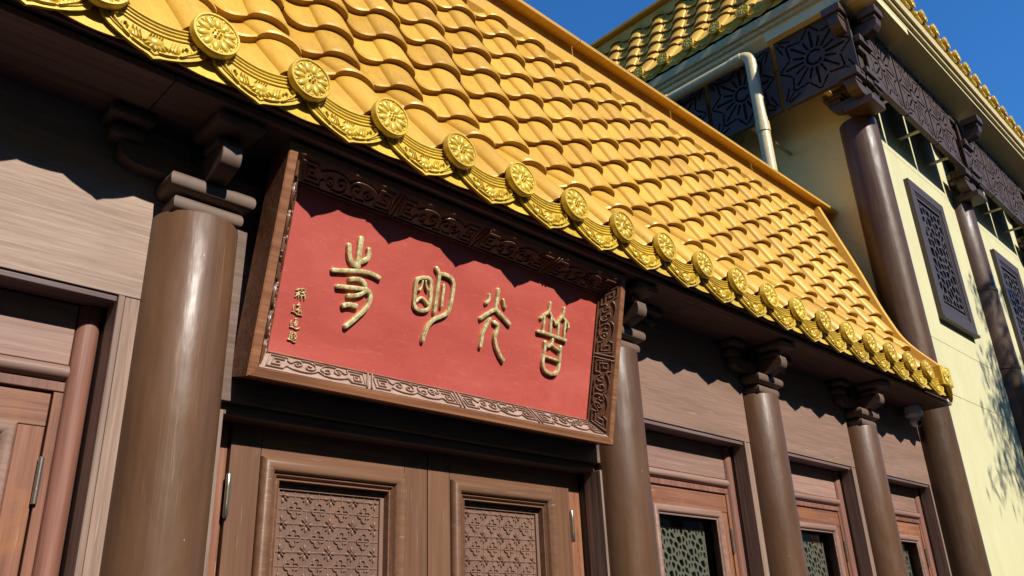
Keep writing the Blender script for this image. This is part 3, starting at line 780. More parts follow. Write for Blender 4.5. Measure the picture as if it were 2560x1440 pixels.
# verge board on the right
vp = [(0.846, 0.742), (0.862, 0.770), (0.921, 0.842), (0.959, 0.900), (0.985, 0.965), (1.010, 1.040), (1.052, 1.186), (1.099, 1.332), (1.150, 1.492)]
vb = [(p[0] + 0.055, p[1] - 0.045) for p in vp]
rs = []
for (a, b), (c_, d_) in zip(smoothline(vp, 3), smoothline(vb, 3)):
    rs.append([(2.834, a, b), (2.852, a - 0.002, b + 0.002), (2.862, c_, d_), (2.826, c_, d_)])
put(MB().rings(rs), 'verge_board', 'flash', roof, 40)
# boxed corner tile with a disc on its front, and the turned drip tiles below it
mb = MB()
mb.prism([(2.752, 0.836), (2.826, 0.832), (2.864, 0.866), (2.860, 0.905), (2.760, 0.905)], lambda p, q, t: (p, q, t), 0.690, 0.753)
put(mb, 'corner_tile', 'orn', roof, bevel=0.004)
inst(ME['disc'], 'eave_disc', 'orn', roof, (2.790, 0.8325, 0.722), Matrix.Scale(0.92, 3))
inst(ME['drip'], 'drip_tile', 'orn', roof, (2.719, 0.8435, 0.647), Matrix.Rotation(math.radians(-9), 3, 'X'))
inst(ME['scallop'], 'eave_scallop', 'orn', roof, (2.775, 0.8525, 0.647))
inst(ME['drip'], 'drip_tile', 'orn', roof, (2.836, 0.851, 0.644), Matrix.Rotation(math.radians(22), 3, 'Z') @ Matrix.Scale(0.72, 3, Vector((1, 0, 0))))
cr = Matrix.Rotation(math.radians(42), 3, 'Z')
inst(ME['disc'], 'eave_disc', 'orn', roof, (2.848, 0.846, 0.716), cr @ Matrix.Scale(0.5, 3, Vector((1, 0, 0))) @ Matrix.Scale(0.8, 3, Vector((0, 0, 1))))

# ------------------------------------------------------------------ the name plaque
PB, PZ0 = 0.957, 0.3235
UP = np.array([0, -0.2137, 0.9769]); NO = np.array([0, -0.9769, -0.2137])
def PL(x, t, h): p = np.array([x, PB, PZ0]) + UP * t + NO * h; return (p[0], p[1], p[2])
plaque = thing('name_plaque', 'tilted red plaque with four gold seal-script characters in a carved wooden frame', 'plaque', Wp((0.8455, 0.99, 0.33)))
X0, X1, T1, E = 0.470, 1.207, 0.3294, 0.039
ix0, ix1, it0, it1 = 0.507, 1.171, 0.0405, 0.2871
lip = 0.0130
mb = MB()
mb.add([PL(ix0 - 0.004, it0 - 0.004, -E), PL(ix1 + 0.004, it0 - 0.004, -E), PL(ix1 + 0.004, it1 + 0.004, -E), PL(ix0 - 0.004, it1 + 0.004, -E),
        PL(ix0 - 0.004, it0 - 0.004, -E - 0.01), PL(ix1 + 0.004, it0 - 0.004, -E - 0.01), PL(ix1 + 0.004, it1 + 0.004, -E - 0.01), PL(ix0 - 0.004, it1 + 0.004, -E - 0.01)],
       [(0, 1, 2, 3), (7, 6, 5, 4), (0, 4, 5, 1), (1, 5, 6, 2), (2, 6, 7, 3), (3, 7, 4, 0)])
panel = put(mb, 'red_panel', 'red', plaque)
outer = [(X0, 0), (X1, 0), (X1, T1), (X0, T1)]
midr = [(X0 + lip, lip), (X1 - lip, lip), (X1 - lip, T1 - lip), (X0 + lip, T1 - lip)]
inn = [(ix0, it0), (ix1, it0), (ix1, it1), (ix0, it1)]
names = ['bottom', 'right', 'top', 'left']
def seg_fn(a0, a1, b0, b1, h0, h1):
    """strip between edge a (lip) and edge b (panel): u along, v across"""
    A0, A1, B0, B1 = [np.array(PL(p[0], p[1], h)) for p, h in ((a0, h0), (a1, h0), (b0, h1), (b1, h1))]
    nrm = np.cross(A1 - A0, B0 - A0); nrm /= np.linalg.norm(nrm)
    if nrm @ NO < 0: nrm = -nrm
    def fn(u, v, h):
        p = (A0 * (1 - u) + A1 * u) * (1 - v) + (B0 * (1 - u) + B1 * u) * v + nrm * h
        return tuple(p)
    return fn
def unit_strokes():
    half = [
        [(0.025, 0.93), (0.025, 0.07), (0.17, 0.07)],
        [(0.025, 0.93), (0.20, 0.93), (0.20, 0.72)],
        [(0.165, 0.72), (0.065, 0.72), (0.065, 0.28), (0.135, 0.28), (0.135, 0.52), (0.10, 0.52)],
        smoothline([(0.20, 0.72), (0.235, 0.60), (0.275, 0.80), (0.325, 0.78), (0.335, 0.55), (0.295, 0.44), (0.275, 0.58), (0.30, 0.64)], 3),
        smoothline([(0.17, 0.07), (0.20, 0.30), (0.26, 0.18), (0.34, 0.10), (0.43, 0.14), (0.495, 0.34)], 3),
        smoothline([(0.325, 0.90), (0.40, 0.92), (0.46, 0.78), (0.47, 0.50), (0.43, 0.34), (0.385, 0.42), (0.395, 0.62), (0.425, 0.58)], 3),
    ]
    out = []
    for s_ in half: out += [s_, [(1 - p[0], p[1]) for p in s_]]
    out.append([(0.45, 0.93), (0.55, 0.93)])
    return out
US = unit_strokes()
for i in range(4):
    j = (i + 1) % 4
    # outer frame board: outside face, lip face
    o = MB()
    A, B, C_, D_ = outer[i], outer[j], midr[j], midr[i]
    prof = lambda p, m_, n_: [PL(p[0], p[1], -E - 0.012), PL(p[0], p[1], -0.0015), PL(p[0] + (m_[0] - p[0]) * 0.15, p[1] + (m_[1] - p[1]) * 0.15, 0.0), PL(m_[0], m_[1], 0.0),
                             PL(n_[0], n_[1], -E + 0.0006), PL(n_[0], n_[1], -E - 0.012)]
    o.rings([prof(A, D_, inn[i]), prof(B, C_, inn[j])])
    fb = put(o, 'frame_board', 'frame', plaque)
    # carved sloping inner face
    fn = seg_fn(D_, C_, inn[i], inn[j], 0.0, -E + 0.0006)
    ln = math.dist(D_, C_); nu = 4 if i in (0, 2) else 2
    cv = MB()
    cv.add([fn(0.0, 0.04, 0.0008), fn(1.0, 0.04, 0.0008), fn(1.0, 0.985, 0.0008), fn(0.0, 0.985, 0.0008)], [(0, 1, 2, 3)])
    wid = 0.050
    for k in range(nu):
        for q, st in enumerate(US):
            # strokes in metric strip space so that widths stay even
            pts = []
            for a, b in st:
                u = (k + 0.03 + 0.94 * a) / nu; v = 0.10 + 0.78 * b
                pts.append((u, v))
            lu = ln; 
            fm = lambda uu, vv, h: fn(uu / lu, vv / wid, h + 0.0008)
            cv.stroke([(p[0] * lu, p[1] * wid) for p in pts], 0.0027, 0.0027 * (1 + 0.015 * q), fm)
        if k:
            for du in (-0.004, 0.004):
                cv.stroke([((k / nu) * ln + du - 0.004, 0.06 * wid), ((k / nu) * ln + du + 0.004, 0.92 * wid)], 0.0030, 0.0034, lambda uu, vv, h: fn(uu / ln, vv / wid, h + 0.0008))
    cv.stroke([(0.0, 0.955 * wid), (ln, 0.955 * wid)], 0.0030, 0.0030, lambda uu, vv, h: fn(uu / ln, vv / wid, h + 0.0008), False)
    put(cv, 'carved_border', 'carvedframe', fb, 40)
def back():
    mb = MB(); t = -E - 0.0125
    c = [PL(X0 + 0.004, 0.004, t), PL(X1 - 0.004, 0.004, t), PL(X1 - 0.004, T1 - 0.004, t), PL(X0 + 0.004, T1 - 0.004, t)]
    c2 = [PL(X0 + 0.004, 0.004, t - 0.004), PL(X1 - 0.004, 0.004, t - 0.004), PL(X1 - 0.004, T1 - 0.004, t - 0.004), PL(X0 + 0.004, T1 - 0.004, t - 0.004)]
    mb.add(c + c2, [(0, 1, 2, 3), (7, 6, 5, 4), (0, 4, 5, 1), (1, 5, 6, 2), (2, 6, 7, 3), (3, 7, 4, 0)])
    put(mb, 'back_board', 'frame', plaque)
back()
# the characters: strokes located on the panel plane
def panel_pt(px, py):
    r = R @ np.array([(px - 1280) / FPX, (py - 720) / FPX, 1.0])
    P0 = np.array([0, PB, PZ0]) - NO * E
    k = (P0 @ NO) / (r @ NO); p = r * k
    t = (p - P0) @ UP
    return p[0], t, k
def glyph(strokes, ox, oy, sc, hgt, wmul=1.08):
    mb = MB(); f = lambda u, v, h: PL(u, v, -E - 0.0004 + h)
    for q, (w_, pts) in enumerate(strokes):
        P = [panel_pt(ox + a / sc, oy + b / sc) for a, b in pts]
        ww = w_ / sc * P[0][2] / FPX * wmul
        line = [(p[0], p[1]) for p in P]
        if len(line) > 2: line = smoothline(line, 4)
        # keep the round caps inside the traced length
        mb.stroke(line, ww, hgt * (1 + 0.022 * q), f, flat=True)
    return mb
G_SI = [(50, [(432, 132), (420, 220), (407, 330), (398, 400)]), (44, [(323, 192), (321, 260), (332, 320), (365, 362), (400, 378)]), (42, [(500, 230), (500, 270), (485, 315), (450, 335), (410, 352)]),
        (37, [(175, 417), (270, 422), (400, 427), (500, 442), (560, 467), (596, 490)]), (37, [(328, 500), (380, 497), (430, 507), (462, 545), (468, 590)]),
        (37, [(218, 563), (300, 571), (400, 581), (468, 592)]), (36, [(312, 647), (370, 647), (430, 632), (470, 602)]), (40, [(468, 588), (508, 630), (505, 690), (470, 760), (400, 830), (330, 890), (290, 922)]), (42, [(270, 737), (320, 727), (385, 742)])]
G_MING = [(33, [(995, 485), (945, 495), (922, 540), (913, 640), (907, 720), (932, 768), (990, 783), (1035, 763), (1050, 700), (1058, 600), (1060, 520), (1035, 490), (993, 484)]),
          (17, [(952, 598), (970, 570), (984, 515)]), (17, [(1010, 515), (1012, 560), (1030, 600)]), (22, [(922, 705), (955, 670), (990, 673), (1030, 728)]),
          (33, [(1107, 398), (1130, 450), (1119, 560), (1102, 680), (1087, 796)]), (35, [(1130, 452), (1180, 457), (1230, 482), (1258, 530), (1253, 620), (1235, 720), (1205, 798), (1150, 832), (1080, 862), (1022, 930), (992, 1010), (982, 1050)]), (27, [(1172, 552), (1160, 650), (1150, 742)])]
G_GUANG = [(33, [(1665, 592), (1655, 680), (1640, 770)]), (27, [(1586, 638), (1576, 690), (1553, 712)]), (25, [(1706, 684), (1716, 730), (1729, 752)]), (31, [(1640, 768), (1580, 800), (1505, 852)]),
           (33, [(1640, 770), (1700, 830), (1765, 905)]), (31, [(1590, 855), (1550, 920), (1520, 1000), (1501, 1105)]), (32, [(1625, 885), (1657, 910), (1650, 960), (1630, 1020), (1640, 1090), (1670, 1170), (1706, 1230)])]
G_PU = [(25, [(2132, 710), (2125, 770), (2110, 800), (2075, 820), (2047, 850)]), (24, [(2125, 795), (2152, 850), (2185, 905)]), (23, [(2080, 830), (2065, 965)]), (23, [(2142, 842), (2126, 985)]),
        (24, [(2255, 758), (2245, 820), (2225, 850), (2190, 895)]), (23, [(2245, 845), (2288, 900), (2290, 938)]), (22, [(2205, 895), (2195, 1005)]), (22, [(2265, 885), (2250, 1020)]), (27, [(2018, 967), (2090, 985), (2160, 1010), (2270, 1050)]),
        (24, [(2150, 1040), (2140, 1080), (2108, 1103), (2084, 1066)]), (28, [(2080, 1062), (2075, 1150), (2060, 1250), (2075, 1310), (2120, 1345), (2170, 1350), (2200, 1310), (2213, 1200), (2220, 1105)]), (21, [(2140, 1087), (2180, 1120), (2212, 1142)]), (19, [(2085, 1195), (2150, 1215), (2200, 1236)])]
for gl in (G_SI, G_MING, G_GUANG, G_PU):
    put(glyph(gl, 780, 560, 3.6, 0.0060), 'raised_character', 'letter', plaque, 45)
W_ = 17
SMALL = [
    [[(440, 330), (480, 322), (528, 300)], [(492, 240), (486, 330), (490, 420)], [(450, 268), (530, 242)], [(482, 340), (430, 392)], [(498, 340), (528, 388)], [(540, 260), (570, 246), (610, 258), (620, 288), (582, 302), (540, 272)], [(540, 322), (628, 312)], [(586, 302), (588, 380)], [(548, 360), (540, 445)], [(602, 345), (606, 445)], [(550, 378), (602, 372)]],
    [[(402, 545), (386, 610), (390, 650)], [(365, 672), (420, 692), (470, 732), (560, 746)], [(500, 512), (490, 560), (520, 582)], [(460, 556), (520, 546)], [(515, 592), (452, 650), (500, 642), (540, 690)], [(490, 650), (490, 692)]],
    [[(352, 840), (336, 900), (346, 940)], [(330, 957), (400, 977), (450, 1006), (510, 982)], [(430, 812), (470, 822)], [(440, 850), (412, 900), (430, 940), (460, 910), (456, 862), (430, 850)], [(430, 892), (450, 897)]],
    [[(340, 1062), (380, 1072), (370, 1102), (330, 1092), (340, 1062)], [(325, 1112), (310, 1180), (290, 1200)], [(300, 1202), (350, 1212), (400, 1250), (440, 1242)], [(350, 1122), (350, 1182), (372, 1162)], [(410, 1082), (450, 1087)], [(430, 1097), (402, 1150), (430, 1172), (450, 1132), (425, 1097)], [(400, 1202), (440, 1182)]],
]
for ch in SMALL:
    put(glyph([(W_, s_) for s_ in ch], 680, 690, 7.575, 0.0030), 'small_character', 'letter', plaque, 45)

# ------------------------------------------------------------------ security camera under the soffit
cc = (2.800, 0.965)
sc_ = thing('security_camera', 'white dome security camera with black lens under the timber eave by the corner column', 'camera', Wp((cc[0], cc[1], 0.595)))
put(MB().lathe((cc[0], cc[1], 0), [(0.026, 0.6498), (0.027, 0.648), (0.027, 0.629), (0.0262, 0.6275)], 36), 'mount_base', 'camwhite', sc_, 40)
put(MB().lathe((cc[0], cc[1], 0), [(0.0262, 0.6272), (0.0285, 0.6265), (0.0285, 0.622), (0.025, 0.6175), (0.017, 0.6135)], 36), 'collar', 'camwhite', sc_, 40)
mb = MB(); prof = [(0.0165 * math.sin(a), 0.6 - 0.0165 * math.cos(a)) for a in np.linspace(0.05, math.pi - 0.25, 16)] + [(0.0125, 0.6200)]
mb.lathe((cc[0], cc[1], 0), prof, 32); ball = put(mb, 'ball_housing', 'camwhite', sc_, 50)
dv = Vector((-0.30, -0.80, -0.42)).normalized(); c0 = Vector((cc[0], cc[1], 0.600))
def disc_along(r0, r1, a, b, name, mat):
    u = dv.cross(Vector((0, 0, 1))).normalized(); v = dv.cross(u)
    rs = [[tuple(c0 + dv * t + (u * math.cos(q) + v * math.sin(q)) * r) for q in np.linspace(0, 2 * math.pi, 24, endpoint=False)] for r, t in ((r0, a), (r1, b))]
    put(MB().rings(rs), name, mat, ball, 40)
disc_along(0.0125, 0.0115, 0.006, 0.0165, 'lens_shroud', 'camwhite'); disc_along(0.0095, 0.0095, 0.012, 0.0172, 'lens', 'lens')

# ------------------------------------------------------------------ the cream hall
YW = 0.972
cream = thing('cream_hall', 'taller cream rendered hall with dark columns, lattice screens and gold tiled eaves', 'building', Wp((4.6, 1.6, FLOOR)))
XE = 6.9
core = box('wall_core', 'stone', cream, XW + 0.004, XE, YW + 0.004, 4.0, FLOOR, 2.27, 0)
JO = [FLOOR, 0.772, 0.985, 1.832, 2.2715]
for a, b in zip(JO[:-1], JO[1:]):
    box('wall_panel', 'cream', cream, XW + 0.008, XE, YW, YW + 0.0036, a + 0.0012, b - 0.0012, 0)
box('side_wall', 'cream_side', cream, XW, XW + 0.0036, YW + 0.002, 4.0, FLOOR, 2.2715, 0)
CC = [(2.975, 0.980), (4.048, 0.980), (5.121, 0.980), (6.194, 0.980)]; CRAD = 0.070; CZ = 1.837
for i, (x, y) in enumerate(CC):
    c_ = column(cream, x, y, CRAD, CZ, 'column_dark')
    if i:
        for zz in (1.385, 1.012):
            put(MB().lathe((x, y, 0), [(CRAD + 0.0002, zz - 0.008), (CRAD + 0.003, zz - 0.006), (CRAD + 0.003, zz + 0.006), (CRAD + 0.0002, zz + 0.008)], 48), 'joint_ring', 'column_dark', c_, 40)
# lattice screens
ZB, ZT, YL, XL = 1.958, 2.278, 0.8647, 2.8135
def star_mask(n):
    a = np.linspace(-1, 1, n); X, Y = np.meshgrid(a, a); r = np.hypot(X, Y); th = np.arctan2(Y, X)
    slot = (np.abs(r - 0.20) < 0.035) & ~((th > -0.5) & (th < 0.5))
    for k in range(16):
        t = k * math.pi / 8; al = X * math.cos(t) + Y * math.sin(t); pe = np.abs(-X * math.sin(t) + Y * math.cos(t))
        lo, hi = (0.29, 0.82) if k % 2 == 0 else (0.29, 0.60)
        slot |= (pe < 0.034) & (al > lo) & (al < hi)
    P = [((0.99 if k % 2 == 0 else 0.70) * math.cos(k * math.pi / 8), (0.99 if k % 2 == 0 else 0.70) * math.sin(k * math.pi / 8)) for k in range(17)]
    for p, q in zip(P[:-1], P[1:]):
        d = np.array(q) - np.array(p); L = np.hypot(*d); d = d / L
        al = (X - p[0]) * d[0] + (Y - p[1]) * d[1]; pe = np.abs(-(X - p[0]) * d[1] + (Y - p[1]) * d[0])
        slot |= (pe < 0.027) & (al > 0.06 * L) & (al < 0.94 * L)
    for sx in (-1, 1):
        for sy in (-1, 1):
            for k in range(16):
                t = k * math.pi / 8; al = (X - sx) * math.cos(t) + (Y - sy) * math.sin(t); pe = np.abs(-(X - sx) * math.sin(t) + (Y - sy) * math.cos(t))
                slot |= (pe < 0.026) & (al > 0.14) & (al < (0.50 if k % 2 else 0.42))
    slot &= (np.abs(X) < 0.965) & (np.abs(Y) < 0.965)
    return ~slot
NS = 104; PW = 0.318
ME['screen'] = raw_mesh(grid_sheet(NS, NS, PW - 0.005, ZT - ZB, star_mask(NS), 0.006, lambda u, v, d: (u, d, v)), 'lattice_panel')
def screen_side(parent, place, starts):
    for t in starts:
        rot, p = place(t); inst(ME['screen'], 'lattice_panel', 'screen', parent, p, rot)
# front screens
for i in range(3):
    x_start = CC[i][0] - 0.062
    for k in range(3):
        x = x_start + 0.0 + k * 0.330 if i == 0 else x_start + k * 0.330
        inst(ME['screen'], 'lattice_panel', 'screen', cream, (x + 0.004, YL, ZB))
        box('screen_backing', 'dark', cream, x + 0.008, x + 0.312, YL + 0.0085, YL + 0.0115, ZB + 0.004, ZT - 0.004, 0)
        box('screen_rail', 'bracket_dark', cream, x + 0.003, x + 0.322, YL - 0.006, YL + 0.016, ZB - 0.014, ZB - 0.001, 0.002)
        box('screen_stay', 'pipe', cream, x + 0.154, x + 0.176, YL + 0.0165, YW - 0.0005, ZB - 0.012, ZB - 0.006, 0.001)
# side screens
rotL = Matrix.Rotation(math.radians(-90), 3, 'Z')
for k in range(8):
    y = 1.188 + (k) * 0.333
    inst(ME['screen'], 'lattice_panel', 'screen', cream, (XL, y - 0.004, ZB), rotL)
    box('screen_backing', 'dark', cream, XL + 0.0085, XL + 0.0115, y - 0.312, y - 0.008, ZB + 0.004, ZT - 0.004, 0)
    box('screen_rail', 'bracket_dark', cream, XL - 0.006, XL + 0.016, y - 0.324, y - 0.002, ZB - 0.010, ZB - 0.001, 0.002)
    box('screen_stay', 'pipe', cream, XL + 0.0165, XW - 0.0005, y - 0.18, y - 0.16, ZB - 0.010, ZB - 0.005, 0.001)
# bracket stacks
def cream_bracket(x, y, corner):
    b = put(MB().box(x - 0.026, x + 0.026, y - 0.022, y + 0.030, CZ + 0.001, 2.2715), 'bracket_stack', 'bracket_dark', cream, bevel=0.003)
    for z0, z1, r, dy in ((CZ, 1.868, 0.058, 0.0), (1.935, 1.962, 0.042, -0.006), (1.964, 1.992, 0.054, -0.008), (2.085, 2.112, 0.042, -0.006), (2.114, 2.146, 0.056, -0.010)):
        mb = MB(); mb.box(x - r, x + r, y - r * 0.8 + dy, y + 0.07, z0, z1); put(mb, 'block', 'bracket_dark', b, bevel=0.006)
    def arm(dx, dy, z0, z1, L, wd):
        if dx: f = lambda p, q, t: (x + dx * p, y + t, q)
        else: f = lambda p, q, t: (x + t, y + dy * p, q)
        P = [(0.0, z1), (0.0, z0)] + [(L - 0.04 * math.cos(a), z0 + (z1 - z0) * 0.6 * (1 - math.sin(a))) for a in np.linspace(0, math.pi / 2, 6)][::1]
        P = [(0.02, z1), (0.02, z0), (L - 0.045, z0), (L - 0.02, z0 + 0.010), (L - 0.005, z0 + 0.028), (L, z1)]
        put(MB().prism(P, f, -wd, wd), 'arm', 'bracket_dark', b, bevel=0.003)
        e = (x + dx * (L - 0.03), y + dy * (L - 0.03))
        for za, zb_, r in ((z1 + 0.001, z1 + 0.018, 0.026), (z1 + 0.019, z1 + 0.052, 0.038)):
            put(MB().box(e[0] - r, e[0] + r, e[1] - r, e[1] + r, za, zb_), 'block', 'bracket_dark', b, bevel=0.004)
    for dx, dy in ((1, 0), (-1, 0)):
        arm(dx, dy, 1.870, 1.912, 0.125 if not (corner and dx > 0) else 0.09, 0.022)
        arm(dx, dy, 2.150, 2.205, 0.150, 0.022)
    arm(0, -1, 2.150, 2.205, 0.120, 0.022)
    if corner: arm(0, 1, 2.152, 2.204, 0.17, 0.022); arm(0, 1, 1.872, 1.911, 0.14, 0.022)
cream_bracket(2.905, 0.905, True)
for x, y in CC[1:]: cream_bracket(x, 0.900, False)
# soffit, cornice
ZS = 2.279
put(MB().prism([(0.7675, ZS + 0.035), (0.7675, ZS + 0.055), (1.2, ZS + 0.055), (1.2, ZS + 0.0), (0.875, ZS)], lambda p, q, t: (t, p, q), 2.78, XE), 'soffit', 'soffit_cream', cream)
put(MB().prism([(2.7801, ZS + 0.0345), (2.7801, ZS + 0.0545), (3.2, ZS + 0.0545), (3.2, ZS - 0.0005), (2.825, ZS - 0.0005)], lambda p, q, t: (p, t, q), 0.7685, 4.0), 'soffit', 'soffit_cream', cream)
for a, b, z0, z1 in ((0.754, 0.7672, 2.332, 2.352), (0.742, 0.7672, 2.3525, 2.395)):
    box('cornice', 'stone', cream, a + 2.01, XE, a, b, z0, z1, 0.003)
    P = [(a + 2.0125, z0), (a + 2.0125, z1), (2.7798, z1), (2.7798, z0)]
    put(MB().prism(P, lambda p, q, t: (p, t, q), a, 4.0), 'cornice', 'stone', cream, bevel=0.006)
XD, YD, ZD = 2.746, 0.733, 2.471
r2 = put(MB().prism([(0.06, -0.03), (0.13, 0.07), (0.22, 0.24), (0.29, 0.44), (0.31, 0.44), (0.31, -0.03)], lambda p, q, t: (t, YD + p, ZD + q), XD + 0.12, XE), 'roof', 'dark', cream)
r3 = put(MB().prism([(0.06, -0.03), (0.13, 0.07), (0.22, 0.24), (0.29, 0.44), (0.31, 0.44), (0.31, -0.03)], lambda p, q, t: (XD + p, t, ZD + q), YD + 0.12, 4.0), 'roof', 'dark', cream)
build_roof(r2, (XD + 0.10, YD, ZD), 0.0, range(0, 29), 2)
SP = 0.1425
build_roof(r3, (XD, YD + 0.10, ZD), math.radians(-90), range(-21, 0), 6, SP)
flashing(r3, (XD, YD + 0.10, ZD), math.radians(-90), -21.5, -0.6, (0.229, 0.487), (0.262, 0.59), pitch=SP)
flashing(r2, (XD + 0.10, YD, ZD), 0.0, 0.5, 28.5, (0.131, 0.20), (0.20, 0.41))
put(MB().prism([(0.222, 0.548), (0.222, 0.566), (0.30, 0.575), (0.30, 0.555)], lambda p, q, t: (XD + p, t, ZD + q), YD + 0.25, 4.0), 'ridge_cap', 'flash', cream, bevel=0.003)
put(MB().prism([(0.222, 0.548), (0.222, 0.566), (0.30, 0.575), (0.30, 0.555)], lambda p, q, t: (t, YD + p, ZD + q), XD + 0.25, XE), 'ridge_cap', 'flash', cream, bevel=0.003)
put(MB().tube([(XD - 0.02, YD - 0.02, ZD - 0.01), (XD + 0.07, YD + 0.07, ZD + 0.12), (XD + 0.15, YD + 0.15, ZD + 0.28), (XD + 0.23, YD + 0.23, ZD + 0.55)], 0.04, 12), 'hip_cover', 'tile', cream, 40)
# windows with cracked-ice lattice
def ice_mask(nx, ny, w_, h_, cell, t):
    r_ = np.random.default_rng(3); X, Y = np.meshgrid((np.arange(nx) + 0.5) / nx * w_, (np.arange(ny) + 0.5) / ny * h_)
    gx_, gy_ = int(w_ / cell) + 3, int(h_ / cell) + 3
    P = [((i - 1 + r_.uniform(0.1, 0.9)) * cell, (j - 1 + r_.uniform(0.1, 0.9)) * cell) for i in range(gx_) for j in range(gy_)]
    d1 = np.full(X.shape, 9.0); d2 = np.full(X.shape, 9.0)
    for px, py in P:
        d = np.hypot(X - px, Y - py); n2 = np.minimum(np.maximum(d, d1), d2); d1 = np.minimum(d, d1); d2 = n2
    return ((d2 - d1) < t) | (X < 0.006) | (X > w_ - 0.006) | (Y < 0.006) | (Y > h_ - 0.006)
WW, WH = 0.390, 0.620
lw, lh = WW - 0.15, WH - 0.17
ME['ice'] = raw_mesh(grid_sheet(90, 170, lw, lh, ice_mask(90, 170, lw, lh, 0.040, 0.0085), 0.006, lambda u, v, d: (u, d, v)), 'ice_lattice')
for x0 in (3.333, 4.406, 5.479):
    z0 = 1.100; y = YW
    def fr(a, y0, y1, name, wd, par):
        mb = MB(); mb.box(x0 + a, x0 + WW - a, y0, y1, z0 + WH - a - wd, z0 + WH - a); mb.box(x0 + a, x0 + WW - a, y0, y1, z0 + a, z0 + a + wd)
        mb.box(x0 + a, x0 + a + wd, y0, y1, z0 + a + wd, z0 + WH - a - wd); mb.box(x0 + WW - a - wd, x0 + WW - a, y0, y1, z0 + a + wd, z0 + WH - a - wd)
        return put(mb, name, 'winframe', par, bevel=0.002)
    wn = fr(0.0, y - 0.020, y - 0.0002, 'window', 0.045, cream)
    fr(0.0465, y - 0.0165, y - 0.0002, 'inner_frame', 0.008, wn); fr(0.0575, y - 0.0145, y - 0.0002, 'inner_frame', 0.014, wn)
    inst(ME['ice'], 'ice_lattice', 'winframe', wn, (x0 + 0.075, y - 0.012, z0 + 0.085))
    mb = MB().box(x0 + 0.0715, x0 + WW - 0.0715, y - 0.0022, y - 0.0004, z0 + 0.0715, z0 + WH - 0.0715); put(mb, 'dark_backing', 'dark', wn)
    box('sill', 'winframe', wn, x0 - 0.003, x0 + WW + 0.003, y - 0.026, y - 0.0004, z0 - 0.012, z0 - 0.0004, 0.002)
# rainwater pipe
xp, zp, yp, rp = 2.768, 2.252, 1.275, 0.0250
path = [(xp, 3.9, zp)] + [(xp, yp + 0.036, zp)] + [(xp, yp + 0.036 - 0.036 * math.sin(a), zp - 0.036 + 0.036 * math.cos(a)) for a in np.linspace(0.2, math.pi / 2, 7)] + [(xp, yp, 0.9)]
pipe = put(MB().tube(path, rp, 20), 'rain_pipe', 'pipe', cream, 45)
put(MB().tube([(xp, yp + 0.42, zp), (xp, yp + 0.49, zp)], rp + 0.0035, 20), 'pipe_socket', 'pipe', pipe, 45)
put(MB().tube([(xp, yp, 1.905), (xp, yp, 1.86)], rp + 0.0035, 20), 'pipe_socket', 'pipe', pipe, 45)
box('pipe_clip', 'steel', pipe, xp + 0.02, XW, yp - 0.006, yp + 0.006, 1.84, 1.85, 0)
put(MB().tube([(xp, yp + 0.035, zp), (xp, yp + 0.085, zp)], rp + 0.003, 20), 'pipe_socket', 'pipe', pipe, 45)

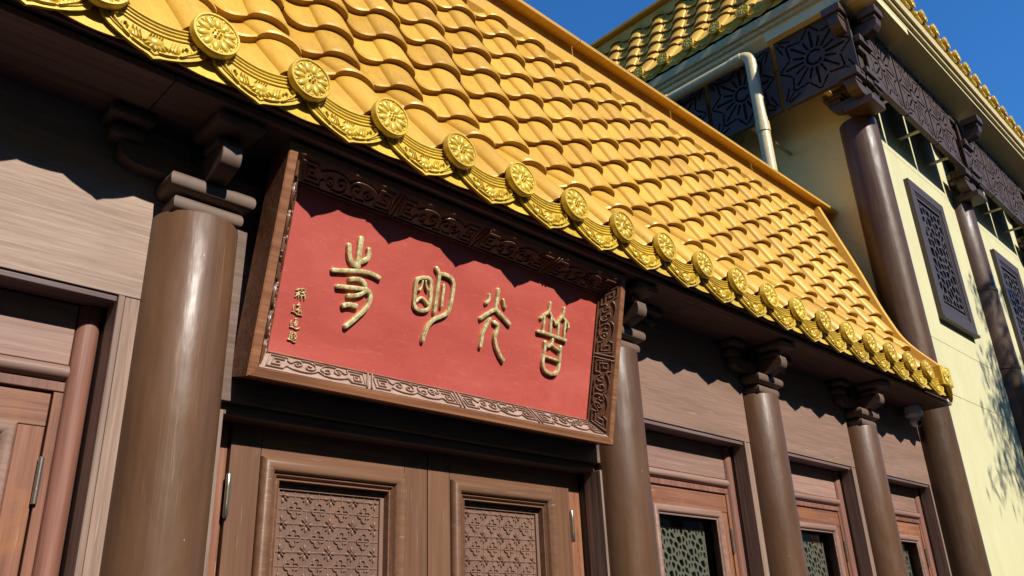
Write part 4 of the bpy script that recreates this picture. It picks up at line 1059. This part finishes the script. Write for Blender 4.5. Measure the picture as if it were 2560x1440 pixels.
# ------------------------------------------------------------------ tree outside the frame whose shadow falls on the cream wall
tree = thing('courtyard_tree', 'slender courtyard tree whose leaves shade the cream wall', 'tree', Wp((4.13, -1.35, FLOOR)))
put(MB().tube([(4.13, -1.35, FLOOR), (4.13, -1.33, 0.4), (4.12, -1.30, 1.3), (4.10, -1.28, 2.1), (4.08, -1.26, 2.9)], [0.055, 0.045, 0.035, 0.025, 0.010], 10), 'trunk', 'bark', tree, 40)
lm = MB(); lf = MB()
for k in range(56):
    z = random.uniform(1.40, 3.2); a = random.uniform(0, 2 * math.pi); L = random.uniform(0.35, 0.85) * (1 - 0.18 * (z - 1.7))
    if k % 3 == 0: a = math.pi + random.uniform(-0.5, 0.5); L *= 1.12
    b0 = np.array([4.10, -1.30, z]); pts = []
    for t in np.linspace(0, 1, 6): pts.append(b0 + np.array([math.cos(a) * L * t, math.sin(a) * L * t, 0.28 * L * t - 0.55 * L * t * t]))
    lm.tube([tuple(p) for p in pts], [0.008, 0.006, 0.005, 0.004, 0.003, 0.0015], 5)
    for q in range(95):
        t = random.uniform(0.25, 1.0); i = min(4, int(t * 5)); fr_ = t * 5 - i; p = pts[i] * (1 - fr_) + pts[i + 1] * fr_ + rng.normal(0, 0.035, 3)
        d = np.array([random.gauss(0, 0.5), random.gauss(0, 0.5), -0.9]); d /= np.linalg.norm(d)
        s_ = np.cross(d, rng.normal(0, 1, 3)); s_ /= np.linalg.norm(s_); Lf = random.uniform(0.04, 0.085); wl = Lf * 0.11
        lf.add([p, p + d * Lf * 0.4 + s_ * wl, p + d * Lf, p + d * Lf * 0.4 - s_ * wl], [(0, 1, 2, 3)])
put(lm, 'branches', 'bark', tree, 40)
L_ = ROOT_LOC[tree.name]
me = bpy.data.meshes.new('crown'); me.from_pydata([tuple(np.array(Wp(v)) - np.array(L_)) for v in lf.v], [], lf.f); me.update(); me.materials.append(M['leaf'])
co = bpy.data.objects.new('crown', me); COL.objects.link(co); co.parent = tree; co['kind'] = 'stuff'

# ------------------------------------------------------------------ unseen hall added behind the camera to block low sky and deepen the shade
opp = thing('sky_block_hall', 'plain grey hall, unseen, added behind the camera to block low sky', 'building', (4, -11, 0))
L2 = lambda x, y, z: (x / S, y / S, (z - H) / S)
def mbox(name, mat, x0, x1, y0, y1, z0, z1):
    a = L2(x0, y0, z0); b = L2(x1, y1, z1); return box(name, mat, opp, a[0], b[0], a[1], b[1], a[2], b[2], 0)
mbox('wall', 'stone', -22, 40, -15, -8.6, 0, 8.4)
put(MB().prism([L2(0, -7.6, 8.3)[1:], L2(0, -11.8, 10.8)[1:], L2(0, -16, 8.3)[1:], L2(0, -16, 8.1)[1:], L2(0, -7.6, 8.1)[1:]], lambda p, q, t: (t, p, q), -11.5, 20.5), 'roof', 'bracket_dark', opp)
mbox('sky_block_wing', 'stone', -15, -9, -8.59, 16, 0, 8.0)  # left wing, also added out of view to cut off sky at the side
for k in range(14):
    mbox('column', 'column', -20 + 4.2 * k, -19.6 + 4.2 * k, -8.25, -7.85, 0, 8.09)
    wdo = mbox('window', 'winframe', -18.6 + 4.2 * k, -17.0 + 4.2 * k, -8.62, -8.5, 0.9, 4.2)
